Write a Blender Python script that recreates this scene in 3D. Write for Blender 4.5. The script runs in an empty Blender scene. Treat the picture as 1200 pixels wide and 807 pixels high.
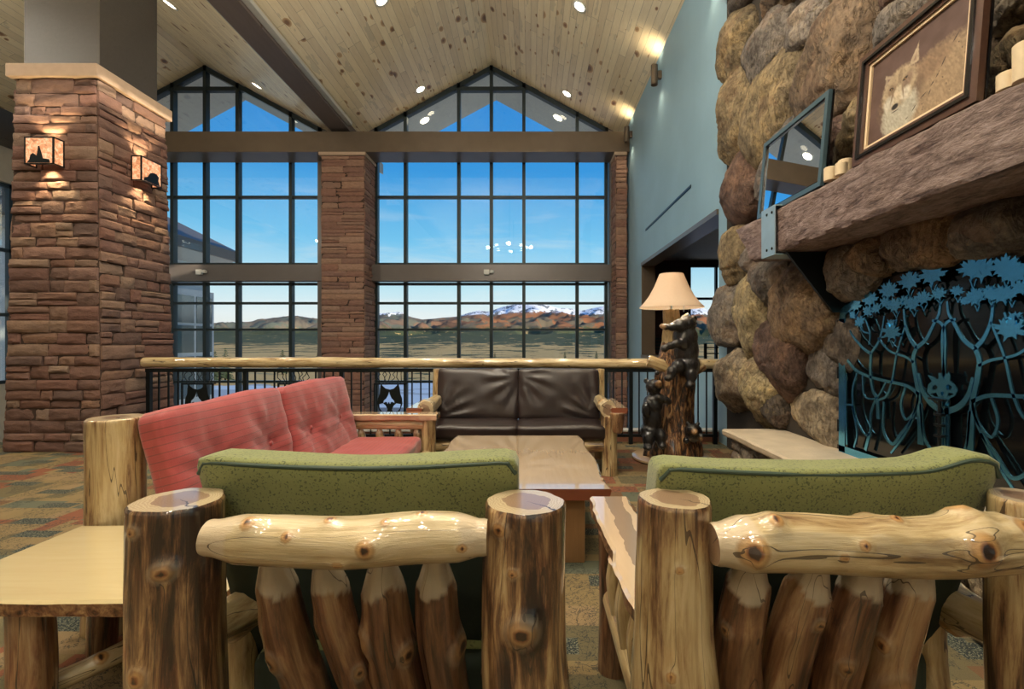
import bpy, bmesh, math, random
import numpy as np
from mathutils import Vector, Matrix, Euler

FX, CX, CY, EYE = 560.0, 622.0, 400.0, 1.28
scn = bpy.context.scene
COL = scn.collection
rnd = random.Random(7)

def PX(px, py, Y):
    """real point at depth Y seen at a place in the photograph (survey helper)"""
    return ((px - CX) / FX * Y, Y, EYE + (CY - py) / FX * Y)
def SX(px, py, X):
    """real point on the plane x = X"""
    Y = X * FX / (px - CX)
    return (X, Y, EYE + (CY - py) / FX * Y)

# ---------------------------------------------------------------- noise
def _h(i, j, k):
    n = (i * 374761393 + j * 668265263 + k * 2147483647) & 0xFFFFFFFF
    n = ((n ^ (n >> 13)) * 1274126177) & 0xFFFFFFFF
    n = ((n ^ (n >> 16)) * 2246822519) & 0xFFFFFFFF
    return ((n ^ (n >> 15)) & 0xFFFFFF) / float(0xFFFFFF)
def vnoise(P):
    P = np.asarray(P, float)
    f0 = np.floor(P); fr = P - f0
    i = f0.astype(np.int64) + 100003
    u = fr * fr * fr * (fr * (fr * 6 - 15) + 10)
    r = 0
    for a in (0, 1):
        for b in (0, 1):
            for c in (0, 1):
                w = (u[..., 0] if a else 1 - u[..., 0]) * (u[..., 1] if b else 1 - u[..., 1]) * (u[..., 2] if c else 1 - u[..., 2])
                r = r + w * _h(i[..., 0] + a, i[..., 1] + b, i[..., 2] + c)
    return r * 2 - 1
def fbm(P, o=4, lac=2.03, g=0.5):
    P = np.asarray(P, float); s = 0; a = 1; t = 0
    for q in range(o):
        s = s + a * vnoise(P + q * 17.13); t += a; a *= g; P = P * lac
    return s / t

# ---------------------------------------------------------------- objects
def tag(o, label=None, cat=None, group=None, kind=None):
    if label: o['label'] = label
    if cat: o['category'] = cat
    if group: o['group'] = group
    if kind: o['kind'] = kind
    return o
def empty(name, loc, label=None, cat=None, group=None, kind=None):
    o = bpy.data.objects.new(name, None); COL.objects.link(o)
    o.location = loc; o.empty_display_size = 0.1
    return tag(o, label, cat, group, kind)
def wloc(o):
    v = Vector((0, 0, 0))
    while o is not None:
        v += o.location; o = o.parent
    return v
def mesh(name, V, F, mat, parent=None, smooth=True, attrs=None, sharp=None, origin=None):
    """one mesh object from world-space vertices"""
    V = np.asarray(V, float)
    if parent is not None:
        off = wloc(parent); loc = (0, 0, 0)
    else:
        if origin is None:
            mn, mx = V.min(0), V.max(0)
            origin = ((mn[0] + mx[0]) / 2, (mn[1] + mx[1]) / 2, mn[2])
        off = Vector(origin); loc = origin
    me = bpy.data.meshes.new(name)
    me.from_pydata((V - np.array(off)).tolist(), [], [list(map(int, f)) for f in F])
    if attrs:
        for k, (ty, arr) in attrs.items():
            arr = np.asarray(arr, float)
            if ty == 'v': a = me.attributes.new(k, 'FLOAT_VECTOR', 'POINT'); a.data.foreach_set('vector', arr.ravel())
            elif ty == 'f': a = me.attributes.new(k, 'FLOAT', 'POINT'); a.data.foreach_set('value', arr.ravel())
            else:
                a = me.attributes.new(k, 'FLOAT_COLOR', 'POINT'); a.data.foreach_set('color', np.c_[arr, np.ones(len(arr))].ravel())
    me.validate(); me.update()
    if smooth:
        me.polygons.foreach_set('use_smooth', [True] * len(me.polygons))
        if sharp: me.set_sharp_from_angle(angle=math.radians(sharp))
    me.materials.append(mat)
    o = bpy.data.objects.new(name, me); COL.objects.link(o)
    o.location = loc
    if parent is not None: o.parent = parent
    return o
def copy_tree(o, parent=None):
    c = o.copy(); COL.objects.link(c)
    if parent is not None: c.parent = parent
    for ch in [x for x in bpy.data.objects if x.parent == o]:
        copy_tree(ch, c)
    return c

class MB:
    """collects shapes into one mesh"""
    def __init__(s): s.V = []; s.F = []; s.n = 0
    def add(s, V, F):
        V = [tuple(v) for v in V]
        s.V += V; s.F += [[i + s.n for i in f] for f in F]; s.n += len(V); return s
    def box(s, lo, hi, bev=0.0):
        bm = bmesh.new(); bmesh.ops.create_cube(bm, size=1)
        c = [(a + b) / 2 for a, b in zip(lo, hi)]; d = [b - a for a, b in zip(lo, hi)]
        for v in bm.verts: v.co = Vector([c[i] + v.co[i] * d[i] for i in range(3)])
        if bev: bmesh.ops.bevel(bm, geom=list(bm.edges), offset=min(bev, min(map(abs, d)) * .45), segments=2, profile=.6, affect='EDGES')
        return s._bm(bm)
    def _bm(s, bm):
        bm.verts.ensure_lookup_table(); bm.verts.index_update()
        s.add([v.co.copy() for v in bm.verts], [[v.index for v in f.verts] for f in bm.faces]); bm.free(); return s
    def prism(s, poly, axis, a, b):
        """extrude a 2-D polygon (ccw) along axis 0/1/2 from a to b"""
        o = [i for i in range(3) if i != axis]
        def p(q, t):
            v = [0, 0, 0]; v[o[0]], v[o[1]] = q; v[axis] = t; return v
        n = len(poly)
        V = [p(q, a) for q in poly] + [p(q, b) for q in poly]
        F = [list(range(n))[::-1], list(range(n, 2 * n))] + [[i, (i + 1) % n, n + (i + 1) % n, n + i] for i in range(n)]
        return s.add(V, F)
    def tube(s, pts, r, n=12, cap=True):
        pts = [Vector(p) for p in pts]
        rs = r if isinstance(r, (list, tuple)) else [r] * len(pts)
        fr = frames(pts); V = []; F = []
        for p, (t, u, w), rr in zip(pts, fr, rs):
            for k in range(n):
                a = 2 * math.pi * k / n
                V.append(p + u * math.cos(a) * rr + w * math.sin(a) * rr)
        m = len(pts)
        for i in range(m - 1):
            for k in range(n):
                F.append([i * n + k, i * n + (k + 1) % n, (i + 1) * n + (k + 1) % n, (i + 1) * n + k])
        if cap: F.append(list(range(n))[::-1]); F.append([(m - 1) * n + k for k in range(n)])
        return s.add(V, F)
    def lathe(s, c, prof, n=32, cap=True):
        V = []; F = []
        for r, z in prof:
            for k in range(n):
                a = 2 * math.pi * k / n; V.append((c[0] + r * math.cos(a), c[1] + r * math.sin(a), c[2] + z))
        for i in range(len(prof) - 1):
            for k in range(n):
                F.append([i * n + k, i * n + (k + 1) % n, (i + 1) * n + (k + 1) % n, (i + 1) * n + k])
        if cap: F.append(list(range(n))[::-1]); F.append([(len(prof) - 1) * n + k for k in range(n)])
        return s.add(V, F)
    def out(s, name, mat, parent=None, smooth=True, sharp=40, **k):
        return mesh(name, s.V, s.F, mat, parent, smooth, sharp=sharp, **k)

def frames(pts):
    res = []; n = len(pts); u = None
    for i in range(n):
        t = (pts[min(i + 1, n - 1)] - pts[max(i - 1, 0)]).normalized()
        if u is None:
            ref = Vector((0, 0, 1)) if abs(t.z) < .8 else Vector((0, -1, 0))
            u = (ref - t * ref.dot(t)).normalized()
        else:
            u = (u - t * u.dot(t)).normalized()
        res.append((t, u, t.cross(u)))
    return res
def spline(pts, n):
    """catmull-rom resample"""
    P = [np.array(p, float) for p in pts]; P = [2 * P[0] - P[1]] + P + [2 * P[-1] - P[-2]]
    m = len(P) - 3; out = []
    for k in range(n):
        t = k / (n - 1) * m; i = min(int(t), m - 1); f = t - i
        a, b, c, d = P[i:i + 4]
        out.append(.5 * ((2 * b) + (c - a) * f + (2 * a - 5 * b + 4 * c - d) * f * f + (3 * b - a - 3 * c + d) * f ** 3))
    return out

def logmesh(pts, radii, seed, knots=(), tenon=(0, 0), rough=.035, lobes=.05, nt=56, step=.012, flare=None, capbev=.008, tr=.55):
    """irregular peeled log along a path. Returns V,F,attrs. knots: (s 0..1, angle deg, radius)"""
    P = spline(pts, 40); L = sum(np.linalg.norm(P[i + 1] - P[i]) for i in range(39))
    n = max(8, int(L / step)); P = spline(pts, n); T = [Vector(p) for p in P]
    fr = frames(T)
    s = np.linspace(0, 1, n); rad = np.interp(s, np.linspace(0, 1, len(radii)), radii)
    peel = np.zeros(n)
    for e, (tl, end) in enumerate(((tenon[0], 0), (tenon[1], 1))):
        if tl:
            d = (s if end == 0 else 1 - s) * L
            k = np.clip(d / tl, 0, 1); k2 = np.clip((k - .25) / .75, 0, 1) ** .8
            rad = rad * (tr + (1 - tr) * k2)
            peel = np.maximum(peel, np.clip(1.6 - d / tl, 0, 1))
    th = np.linspace(0, 2 * math.pi, nt, endpoint=False)
    TH, S = np.meshgrid(th, s); R = rad[:, None] * np.ones_like(TH)
    q = np.stack([np.cos(TH) * 1.3 + seed * 7.7, np.sin(TH) * 1.3, S * L * 1.6 + seed * 3.1], -1)
    dz = lobes * fbm(q, 2) * 1.6
    q2 = np.stack([np.cos(TH) * 5 + seed, np.sin(TH) * 5, S * L * 3 + seed * 2], -1)
    dz = dz + rough * fbm(q2, 3)
    q3 = np.stack([np.cos(TH) * 14 + seed, np.sin(TH) * 14, S * L * 6 + seed * 2], -1)
    dz = dz + rough * .3 * fbm(q3, 2)
    if flare:
        for (s0, a0, wd, am) in flare:
            da = (TH - math.radians(a0) + math.pi) % (2 * math.pi) - math.pi
            dz = dz + am * np.exp(-((S - s0) * L / wd) ** 2 - (da / .6) ** 2)
    kn = np.zeros_like(TH)
    for (ks, ka, kr) in knots:
        da = ((TH - math.radians(ka) + math.pi) % (2 * math.pi) - math.pi) * R
        ds = (S - ks) * L
        d = np.sqrt(da ** 2 + ds ** 2) / kr
        dz = dz + (kr / R) * (.75 * np.exp(-(d / 1.5) ** 2) - .3 * np.exp(-(d / .4) ** 2))
        kn = np.maximum(kn, np.clip(1.18 - d * .6, 0, 1))
    PL = peel[:, None] + .16 * np.sin(TH * 2 + seed) + .22 * fbm(np.stack([np.cos(TH) * 1.6 + seed, np.sin(TH) * 1.6, S * 0 + seed * 1.3], -1), 3)
    PL = np.where(peel[:, None] > 0, np.clip((PL - .6) / .03, 0, 1), 0)
    dz = dz * (1 - .6 * PL)
    R = R * (1 + dz)
    V = []; lc = []
    U = np.array([list(f[1]) for f in fr]); W = np.array([list(f[2]) for f in fr]); PP = np.array(P)
    V = PP[:, None, :] + (np.cos(TH) * R)[..., None] * U[:, None, :] + (np.sin(TH) * R)[..., None] * W[:, None, :]
    lc = np.stack([np.cos(TH) * R, np.sin(TH) * R, S * L], -1)
    V = V.reshape(-1, 3); lc = lc.reshape(-1, 3) + np.array([0, 0, 0]); kn = kn.ravel(); pe = PL.ravel(); cap = np.zeros(len(V))
    F = []
    for i in range(n - 1):
        a = i * nt
        F += [[a + k, a + (k + 1) % nt, a + nt + (k + 1) % nt, a + nt + k] for k in range(nt)]
    # end faces: bevel ring, then rings of end grain to the centre
    for e, row in ((0, 0), (1, n - 1)):
        ring0 = [row * nt + k for k in range(nt)]
        c = PP[row]; base = V[ring0]; tdir = np.array(list(fr[row][0])) * (-1 if e == 0 else 1)
        prev = ring0
        for j, (q_, h) in enumerate(((.985, .45), (.95, 1), (.94, 1), (.6, 1), (.3, 1))):
            nv = c + (base - c) * q_ + tdir * capbev * h
            lcn = lc[ring0].copy(); lcn[:, :2] *= q_
            i0 = len(V); V = np.r_[V, nv]; lc = np.r_[lc, lcn]; kn = np.r_[kn, np.zeros(nt)]; pe = np.r_[pe, PL[row]]
            cap = np.r_[cap, np.ones(nt) * (1 if j >= 2 else 0)]
            cur = list(range(i0, i0 + nt))
            for k in range(nt):
                f = [prev[k], prev[(k + 1) % nt], cur[(k + 1) % nt], cur[k]]
                F.append(f[::-1] if e == 0 else f)
            prev = cur
        V = np.r_[V, [c + tdir * capbev]]; lc = np.r_[lc, [[0, 0, S.ravel()[row * nt] * L]]]; kn = np.r_[kn, 0]; pe = np.r_[pe, PL[row, 0]]; cap = np.r_[cap, 1]
        for k in range(nt):
            f = [prev[k], prev[(k + 1) % nt], len(V) - 1]
            F.append(f[::-1] if e == 0 else f)
    lc = lc + np.array([0, 0, seed * 3.37])
    return V, F, {'lc': ('v', lc), 'knot': ('f', kn), 'peel': ('f', pe), 'cap': ('f', cap)}
def log(name, pts, radii, seed, mat, parent=None, label=None, **k):
    V, F, A = logmesh(pts, radii, seed, **k)
    # frames are right-handed so ring order can be inward: checked once
    o = mesh(name, V, F, mat, parent, True, A, sharp=50)
    if label: o['label'] = label
    return o

def blob(name, balls, mat, parent, voxel=.012, smooth=6, disp=None, attrs=None):
    """one continuous surface grown round a set of ellipsoids"""
    bm = bmesh.new()
    for c, r, *rot in balls:
        if not isinstance(r, (tuple, list)): r = (r, r, r)
        M = Matrix.Translation(c) @ (Euler([math.radians(x) for x in rot[0]]).to_matrix().to_4x4() if rot else Matrix.Identity(4)) @ Matrix.Diagonal((*r, 1))
        bmesh.ops.create_icosphere(bm, subdivisions=3, radius=1, matrix=M)
    me = bpy.data.meshes.new('t'); bm.to_mesh(me); bm.free()
    t = bpy.data.objects.new('t', me); COL.objects.link(t)
    m = t.modifiers.new('r', 'REMESH'); m.mode = 'VOXEL'; m.voxel_size = voxel
    m2 = t.modifiers.new('s', 'SMOOTH'); m2.iterations = smooth; m2.factor = .5
    bpy.context.view_layer.update()
    ev = t.evaluated_get(bpy.context.evaluated_depsgraph_get()); em = ev.to_mesh()
    V = np.empty(len(em.vertices) * 3); em.vertices.foreach_get('co', V); V = V.reshape(-1, 3)
    N = np.empty(len(em.vertices) * 3); em.vertices.foreach_get('normal', N); N = N.reshape(-1, 3)
    F = [list(p.vertices) for p in em.polygons]
    ev.to_mesh_clear(); bpy.data.objects.remove(t)
    if disp: V = V + N * disp(V)[:, None]
    A = attrs(V) if attrs else None
    return mesh(name, V, F, mat, parent, True, A)

def plate(name, polys, conv, thick, mat, parent=None, axis=0, a0=0.0, bev=0.0):
    """flat cut plate: 2-D outlines (first solid, others holes by even-odd), extruded along axis"""
    cu = bpy.data.curves.new('c', 'CURVE'); cu.dimensions = '2D'; cu.fill_mode = 'BOTH'; cu.extrude = thick / 2
    for pl in polys:
        sp = cu.splines.new('POLY'); pl = [conv(p) for p in pl]
        sp.points.add(len(pl) - 1)
        for i, p in enumerate(pl): sp.points[i].co = (p[0], p[1], 0, 1)
        sp.use_cyclic_u = True
    t = bpy.data.objects.new('t', cu); COL.objects.link(t)
    bpy.context.view_layer.update()
    ev = t.evaluated_get(bpy.context.evaluated_depsgraph_get()); em = ev.to_mesh()
    V = [v.co.copy() for v in em.vertices]; F = [list(p.vertices) for p in em.polygons]
    ev.to_mesh_clear(); bpy.data.objects.remove(t)
    if axis == 0: V = [(a0 + v.z, v.x, v.y) for v in V]
    else: V = [(v.x, a0 + v.z, v.y) for v in V]
    return V, F

def cushion(lx, ly, lz, n=(36, 10, 28), pw=5.0, puff=.5, seed=0, wr=.004, dimples=(), rr=.62):
    """soft cushion centred at origin; x width, y thickness, z height. returns V,F"""
    bm = bmesh.new(); bmesh.ops.create_cube(bm, size=2)
    bmesh.ops.subdivide_edges(bm, edges=list(bm.edges), cuts=22, use_grid_fill=True)
    V = np.array([list(v.co) for v in bm.verts]); F = [[v.index for v in f.verts] for f in bm.faces]; bm.free()
    # rounded box mapping
    r = .5 * min(lx, ly, lz) * rr
    H = np.array([lx, ly, lz]) / 2
    Q = V * H
    # soften spacing so vertices gather at the edges
    inner = H - r
    C = np.clip(Q, -inner, inner); D = Q - C
    nrm = np.linalg.norm(D, axis=1); m = nrm > 1e-9
    Q2 = Q.copy()
    Q2[m] = C[m] + D[m] / nrm[m][:, None] * r
    u = Q2[:, 0] / H[0]; w = Q2[:, 2] / H[2]
    bulge = (1 - np.clip(np.abs(u), 0, 1) ** 3) * (1 - np.clip(np.abs(w), 0, 1) ** 3)
    Q2[:, 1] *= (1 - puff * .35) + puff * .5 * bulge
    f = fbm(np.c_[Q2[:, 0] * 5 + seed, Q2[:, 1] * 5, Q2[:, 2] * 5], 3)
    Q2[:, 1] += f * wr * 3; Q2[:, 2] += fbm(np.c_[Q2[:, 0] * 4 + seed + 9, Q2[:, 1] * 4, Q2[:, 2] * 4], 2) * wr * 3
    for (dx, dz, dr, dd) in dimples:
        d = np.sqrt((Q2[:, 0] - dx) ** 2 + (Q2[:, 2] - dz) ** 2) / dr
        Q2[:, 1] -= np.sign(Q2[:, 1]) * dd * np.exp(-d ** 1.3)
    return Q2, F
def orient(V, M):
    R = np.array(M.to_3x3()); T = np.array(M.translation)
    return np.asarray(V) @ R.T + T
# ---------------------------------------------------------------- node helpers
class NT:
    def __init__(s, name, world=False):
        if world:
            s.m = bpy.data.worlds.new(name); s.m.use_nodes = True
        else:
            s.m = bpy.data.materials.new(name); s.m.use_nodes = True
        s.t = s.m.node_tree; s.t.nodes.clear()
    def n(s, ty, ins=None, **p):
        o = s.t.nodes.new('ShaderNode' + ty)
        for k, v in p.items(): setattr(o, k, v)
        for k, v in (ins or {}).items():
            i = o.inputs[k]
            if isinstance(v, bpy.types.NodeSocket): s.t.links.new(v, i)
            elif isinstance(v, bpy.types.Node): s.t.links.new(v.outputs[0], i)
            else:
                if i.type == 'RGBA' and len(v) == 3: v = (*v, 1)
                i.default_value = v
        return o
    def m_(s, op, a, b=0.0, c=None, clamp=False):
        ins = {0: a, 1: b}
        if c is not None: ins[2] = c
        return s.n('Math', ins, operation=op, use_clamp=clamp).outputs[0]
    def ramp(s, fac, stops, interp='LINEAR'):
        r = s.n('ValToRGB', {0: fac}); cr = r.color_ramp; cr.interpolation = interp
        while len(cr.elements) < len(stops): cr.elements.new(.5)
        for e, (p, c) in zip(cr.elements, stops):
            e.position = p; e.color = (*c, 1) if len(c) == 3 else c
        return r.outputs[0]
    def mix(s, f, a, b, bt='MIX'):
        o = s.n('Mix', data_type='RGBA', blend_type=bt)
        for idx, v in ((0, f), (6, a), (7, b)):
            i = o.inputs[idx]
            if isinstance(v, bpy.types.NodeSocket): s.t.links.new(v, i)
            else: i.default_value = (*v, 1) if isinstance(v, (tuple, list)) and len(v) == 3 else v
        return o.outputs[2]
    def noise(s, vec, scale, detail=4, rough=.55, dist=0, out=0):
        return s.n('TexNoise', {'Vector': vec, 'Scale': scale, 'Detail': detail, 'Roughness': rough, 'Distortion': dist}).outputs[out]
    def map(s, vec, sc=(1, 1, 1), loc=(0, 0, 0), rot=(0, 0, 0)):
        return s.n('Mapping', {'Vector': vec, 'Scale': sc, 'Location': loc, 'Rotation': rot}).outputs[0]
    def pos(s): return s.n('NewGeometry').outputs['Position']
    def obj(s): return s.n('TexCoord').outputs['Object']
    def attr(s, name, out='Vector'): return s.n('Attribute', attribute_name=name).outputs[out]
    def bump(s, h, dist=.01, st=1.0, nrm=None):
        ins = {'Height': h, 'Distance': dist, 'Strength': st}
        if nrm is not None: ins['Normal'] = nrm
        return s.n('Bump', ins).outputs[0]
    def bsdf(s, col, rough=.5, metal=0.0, nrm=None, coat=0.0, coat_r=.1, coat_ior=1.5, spec=.5, em=None, es=0.0, sheen=0.0, sub=0.0, trans=0.0):
        ins = {'Base Color': col, 'Roughness': rough, 'Metallic': metal, 'Specular IOR Level': spec, 'Coat Weight': coat, 'Coat Roughness': coat_r, 'Coat IOR': coat_ior}
        if nrm is not None: ins['Normal'] = nrm
        if em is not None: ins['Emission Color'] = em; ins['Emission Strength'] = es
        if sheen: ins['Sheen Weight'] = sheen
        if trans: ins['Transmission Weight'] = trans
        b = s.n('BsdfPrincipled', ins)
        s.n('OutputMaterial', {0: b}); return s.m

def plain(name, col, rough=.5, metal=0, var=.12, scale=8, bump=.002, **k):
    t = NT(name); p = t.obj(); f = t.noise(p, scale, 4)
    c = t.mix(f, tuple(x * (1 - var) for x in col), tuple(min(1, x * (1 + var)) for x in col))
    nr = t.bump(t.noise(p, scale * 9, 3), bump, .5) if bump else None
    return t.bsdf(c, rough, metal, nr, **k)

M = {}
def logmat(name, ramp_, thr=0.0, peelcol=(.62, .5, .34), rough=.38, coat=.5):
    t = NT(name); lc = t.attr('lc')
    v = t.map(lc, (1, 1, .1)); w = t.noise(t.map(lc, (1, 1, .5)), 6, 3)
    st = t.noise(v, 34, 7, .7, .5); st2 = t.noise(t.map(lc, (1, 1, .05)), 70, 4, .6, .3)
    big = t.noise(t.map(lc, (1, 1, .22)), 7, 3, .5, .8)
    f = t.m_('ADD', t.m_('MULTIPLY', st, .75), t.m_('MULTIPLY', big, .7)); f = t.m_('ADD', f, thr - .225)
    f = t.m_('ADD', f, t.m_('MULTIPLY', t.m_('SUBTRACT', st2, .5), .22))
    col = t.ramp(f, ramp_)
    # carved pale tenons
    pe = t.attr('peel', 'Fac')
    pc = t.mix(t.noise(lc, 30, 4), tuple(x * .85 for x in peelcol), peelcol)
    col = t.mix(t.m_('MULTIPLY', pe, .85), col, pc)
    # knots
    kn = t.attr('knot', 'Fac')
    ring = t.ramp(t.m_('ADD', kn, t.m_('MULTIPLY', t.m_('SUBTRACT', t.noise(lc, 60, 2), .5), .12)),
                  [(.3, (1, 1, 1)), (.5, (.75, .58, .4)), (.72, (.95, .7, .42)), (.86, (.45, .22, .1)), (.93, (.05, .025, .015))])
    col = t.mix(t.m_('GREATER_THAN', kn, .05), col, t.mix(1.0, t.mix(t.m_('MULTIPLY', kn, .75), col, peelcol), ring, 'MULTIPLY'))
    # end grain
    sx = t.n('SeparateXYZ', {0: lc})
    r = t.m_('SQRT', t.m_('ADD', t.m_('POWER', sx.outputs[0], 2.0), t.m_('POWER', sx.outputs[1], 2.0)))
    r = t.m_('ADD', r, t.m_('MULTIPLY', t.noise(t.map(lc, (1, 1, 0)), 14, 3), .05))
    rg = t.m_('ADD', t.m_('MULTIPLY', t.m_('SINE', t.m_('MULTIPLY', r, 1150.0)), .5), .5)
    heart = t.m_('GREATER_THAN', .078, r)
    ec = t.mix(heart, (.6, .49, .31), (.3, .2, .13)); ec = t.mix(t.m_('MULTIPLY', rg, .4), ec, tuple(x for x in (.24, .12, .06)))
    wn = t.n('TexWave', {'Vector': lc, 'Scale': 0.0})
    ang = t.m_('ARCTAN2', sx.outputs[1], sx.outputs[0])
    cr = t.m_('LESS_THAN', t.m_('ABSOLUTE', t.m_('ADD', t.m_('SUBTRACT', ang, .9), t.m_('MULTIPLY', t.m_('SUBTRACT', t.noise(lc, 30, 2), .5), .7))), .05)
    ec = t.mix(cr, ec, (.05, .03, .02))
    cap = t.attr('cap', 'Fac'); col = t.mix(cap, col, ec)
    # drying cracks
    ck = t.noise(t.map(lc, (1, 1, .06)), 17, 2, .4, .2)
    crk = t.m_('MULTIPLY', t.m_('LESS_THAN', t.m_('ABSOLUTE', t.m_('SUBTRACT', ck, .5)), .0045), t.m_('LESS_THAN', cap, .5))
    col = t.mix(t.m_('MULTIPLY', crk, .8), col, (.03, .018, .012))
    h = t.m_('ADD', t.m_('MULTIPLY', st, .8), t.m_('MULTIPLY', st2, .35)); h = t.m_('SUBTRACT', h, crk)
    h = t.m_('MULTIPLY', h, t.m_('SUBTRACT', 1.0, cap))
    nr = t.bump(h, .006, .7)
    return t.bsdf(col, rough, 0, nr, coat=.9, coat_r=.06, coat_ior=1.8)
M['log_pale'] = logmat('peeled_pine_pale', [(.34, (.16, .085, .035)), (.44, (.39, .27, .125)), (.54, (.56, .435, .235)), (.7, (.68, .56, .35))], .04)
M['log_dark'] = logmat('cedar_streaked', [(.37, (.018, .009, .006)), (.44, (.09, .04, .018)), (.5, (.22, .115, .05)), (.55, (.38, .23, .1)), (.63, (.58, .42, .21))], -.0)
M['log_mid'] = logmat('cedar_tan', [(.34, (.05, .024, .012)), (.42, (.2, .105, .048)), (.5, (.4, .27, .125)), (.6, (.54, .41, .21)), (.72, (.64, .51, .3))], .03)
M['log_red'] = logmat('cedar_red', [(.34, (.02, .011, .008)), (.42, (.085, .035, .018)), (.52, (.2, .09, .042)), (.62, (.33, .19, .09)), (.74, (.45, .3, .16))], .0, peelcol=(.52, .44, .32))

def slabmat(name, c0, c1, knots=True, rough=.12, axis=0, heart=None, coat=1.0):
    t = NT(name); p = t.obj()
    sc = [2.2, 2.2, 2.2]; sc[axis] = .22
    f = t.noise(t.map(p, tuple(sc)), 7, 6, .6, 1.2)
    w = t.noise(t.map(p, tuple(x * 1 for x in sc)), 40, 3, .6, .2)
    col = t.mix(t.m_('ADD', t.m_('MULTIPLY', f, .75), t.m_('MULTIPLY', w, .25)), c1, c0)
    if heart:
        a, b, hc = heart
        o = t.n('SeparateXYZ', {0: p}).outputs[1 - axis]
        o = t.m_('ADD', o, t.m_('MULTIPLY', t.m_('SUBTRACT', t.noise(t.map(p, (1, 1, 1)), 6, 3), .5), .06))
        hm = t.m_('MULTIPLY', t.m_('GREATER_THAN', o, a), t.m_('LESS_THAN', o, b))
        col = t.mix(t.m_('MULTIPLY', hm, .8), col, hc)
    if knots:
        vo = t.n('TexVoronoi', {'Vector': t.map(p, (1, 1, 0)), 'Scale': 3.3, 'Randomness': 1.0})
        rr = t.n('SeparateColor', {0: vo.outputs['Color']})
        size = t.m_('MULTIPLY', t.m_('GREATER_THAN', rr.outputs[0], .55), .13)
        k = t.m_('DIVIDE', vo.outputs['Distance'], t.m_('ADD', size, .0001))
        kc = t.ramp(k, [(0, (.16, .06, .02)), (.35, (.42, .2, .07)), (.7, (.7, .45, .2)), (1, (1, 1, 1))])
        col = t.mix(t.m_('LESS_THAN', k, 1.0), col, t.mix(.8, col, kc, 'MULTIPLY'))
    return t.bsdf(col, rough, 0, t.bump(f, .001, .2), coat=coat, coat_r=.02, coat_ior=2.2)
M['slab_table'] = slabmat('varnished_pine_slab', (.72, .61, .36), (.56, .44, .22), axis=0)
M['slab_coffee'] = slabmat('varnished_spruce_slab', (.64, .5, .34), (.46, .33, .2), axis=1, rough=.09)
M['slab_arm'] = slabmat('varnished_arm_slab', (.8, .62, .42), (.6, .43, .27), axis=1, knots=False, heart=(-.41, -.345, (.27, .2, .15)))
M['slab_red'] = plain('red_cut_slab_edge', (.23, .07, .035), .3, scale=20, coat=.5)
def barkmat(name, a, b, c):
    t = NT(name); p = t.obj()
    f = t.noise(t.map(p, (1, 1, 1)), 28, 6, .65, .7); g = t.noise(p, 90, 4)
    col = t.ramp(t.m_('ADD', t.m_('MULTIPLY', f, .8), t.m_('MULTIPLY', g, .2)), [(.36, a), (.5, b), (.66, c)])
    return t.bsdf(col, .45, 0, t.bump(f, .012, .9), coat=.3)
M['bark'] = barkmat('live_edge_bark', (.025, .01, .006), (.22, .1, .045), (.5, .32, .15))

# ceiling boards
def boards(name, tintA, tintB):
    t = NT(name); p = t.pos(); s = t.n('SeparateXYZ', {0: p}); x, y = s.outputs[0], s.outputs[1]
    u = t.m_('DIVIDE', x, .125); iu = t.m_('FLOOR', u); fu = t.m_('FRACT', u)
    r1 = t.n('TexWhiteNoise', {'W': iu}, noise_dimensions='1D').outputs[0]
    v = t.m_('ADD', t.m_('DIVIDE', y, 2.6), t.m_('MULTIPLY', r1, 7.0)); iv = t.m_('FLOOR', v); fv = t.m_('FRACT', v)
    cid = t.n('CombineXYZ', {0: iu, 1: iv, 2: 0.0}).outputs[0]
    r2 = t.n('TexWhiteNoise', {'Vector': cid}, noise_dimensions='3D')
    shift = t.n('VectorMath', {0: p, 1: t.n('VectorMath', {0: r2.outputs[1], 'Scale': 9.0}, operation='SCALE').outputs[0]}, operation='ADD').outputs[0]
    g = t.noise(t.map(shift, (1, .12, 1)), 26, 5, .6, 1.0)
    col = t.mix(g, tintA, tintB)
    col = t.mix(t.m_('MULTIPLY', t.m_('SUBTRACT', r2.outputs[0], .3), .38), col, (.32, .2, .1))
    blue = t.m_('MULTIPLY', t.m_('GREATER_THAN', t.noise(t.map(shift, (1, .25, 1)), 5, 3), .64), .3)
    col = t.mix(blue, col, (.3, .27, .2))
    for sc, th, rad in ((5.0, .2, .34), (2.4, .45, .24)):
        vo = t.n('TexVoronoi', {'Vector': t.map(shift, (1, .55, 0)), 'Scale': sc, 'Randomness': 1.0})
        rr = t.n('SeparateColor', {0: vo.outputs['Color']})
        k = t.m_('DIVIDE', vo.outputs['Distance'], t.m_('ADD', t.m_('MULTIPLY', t.m_('GREATER_THAN', rr.outputs[0], th), t.m_('MULTIPLY', rr.outputs[1], rad)), .0001))
        kc = t.ramp(k, [(0, (.06, .02, .008)), (.5, (.22, .09, .035)), (1, (.8, .62, .45))])
        col = t.mix(t.m_('LESS_THAN', k, 1.0), col, t.mix(.9, col, kc, 'MULTIPLY'))
    groove = t.m_('MAXIMUM', t.m_('LESS_THAN', fu, .045), t.m_('LESS_THAN', fv, .003))
    col = t.mix(t.m_('MULTIPLY', groove, .55), col, (.12, .075, .04))
    return t.bsdf(col, .42, 0, t.bump(t.m_('SUBTRACT', 1.0, groove), .006, .6), coat=.15, coat_r=.3)
M['ceiling'] = boards('knotty_pine_boards', (.95, .84, .6), (.72, .58, .36))

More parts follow.
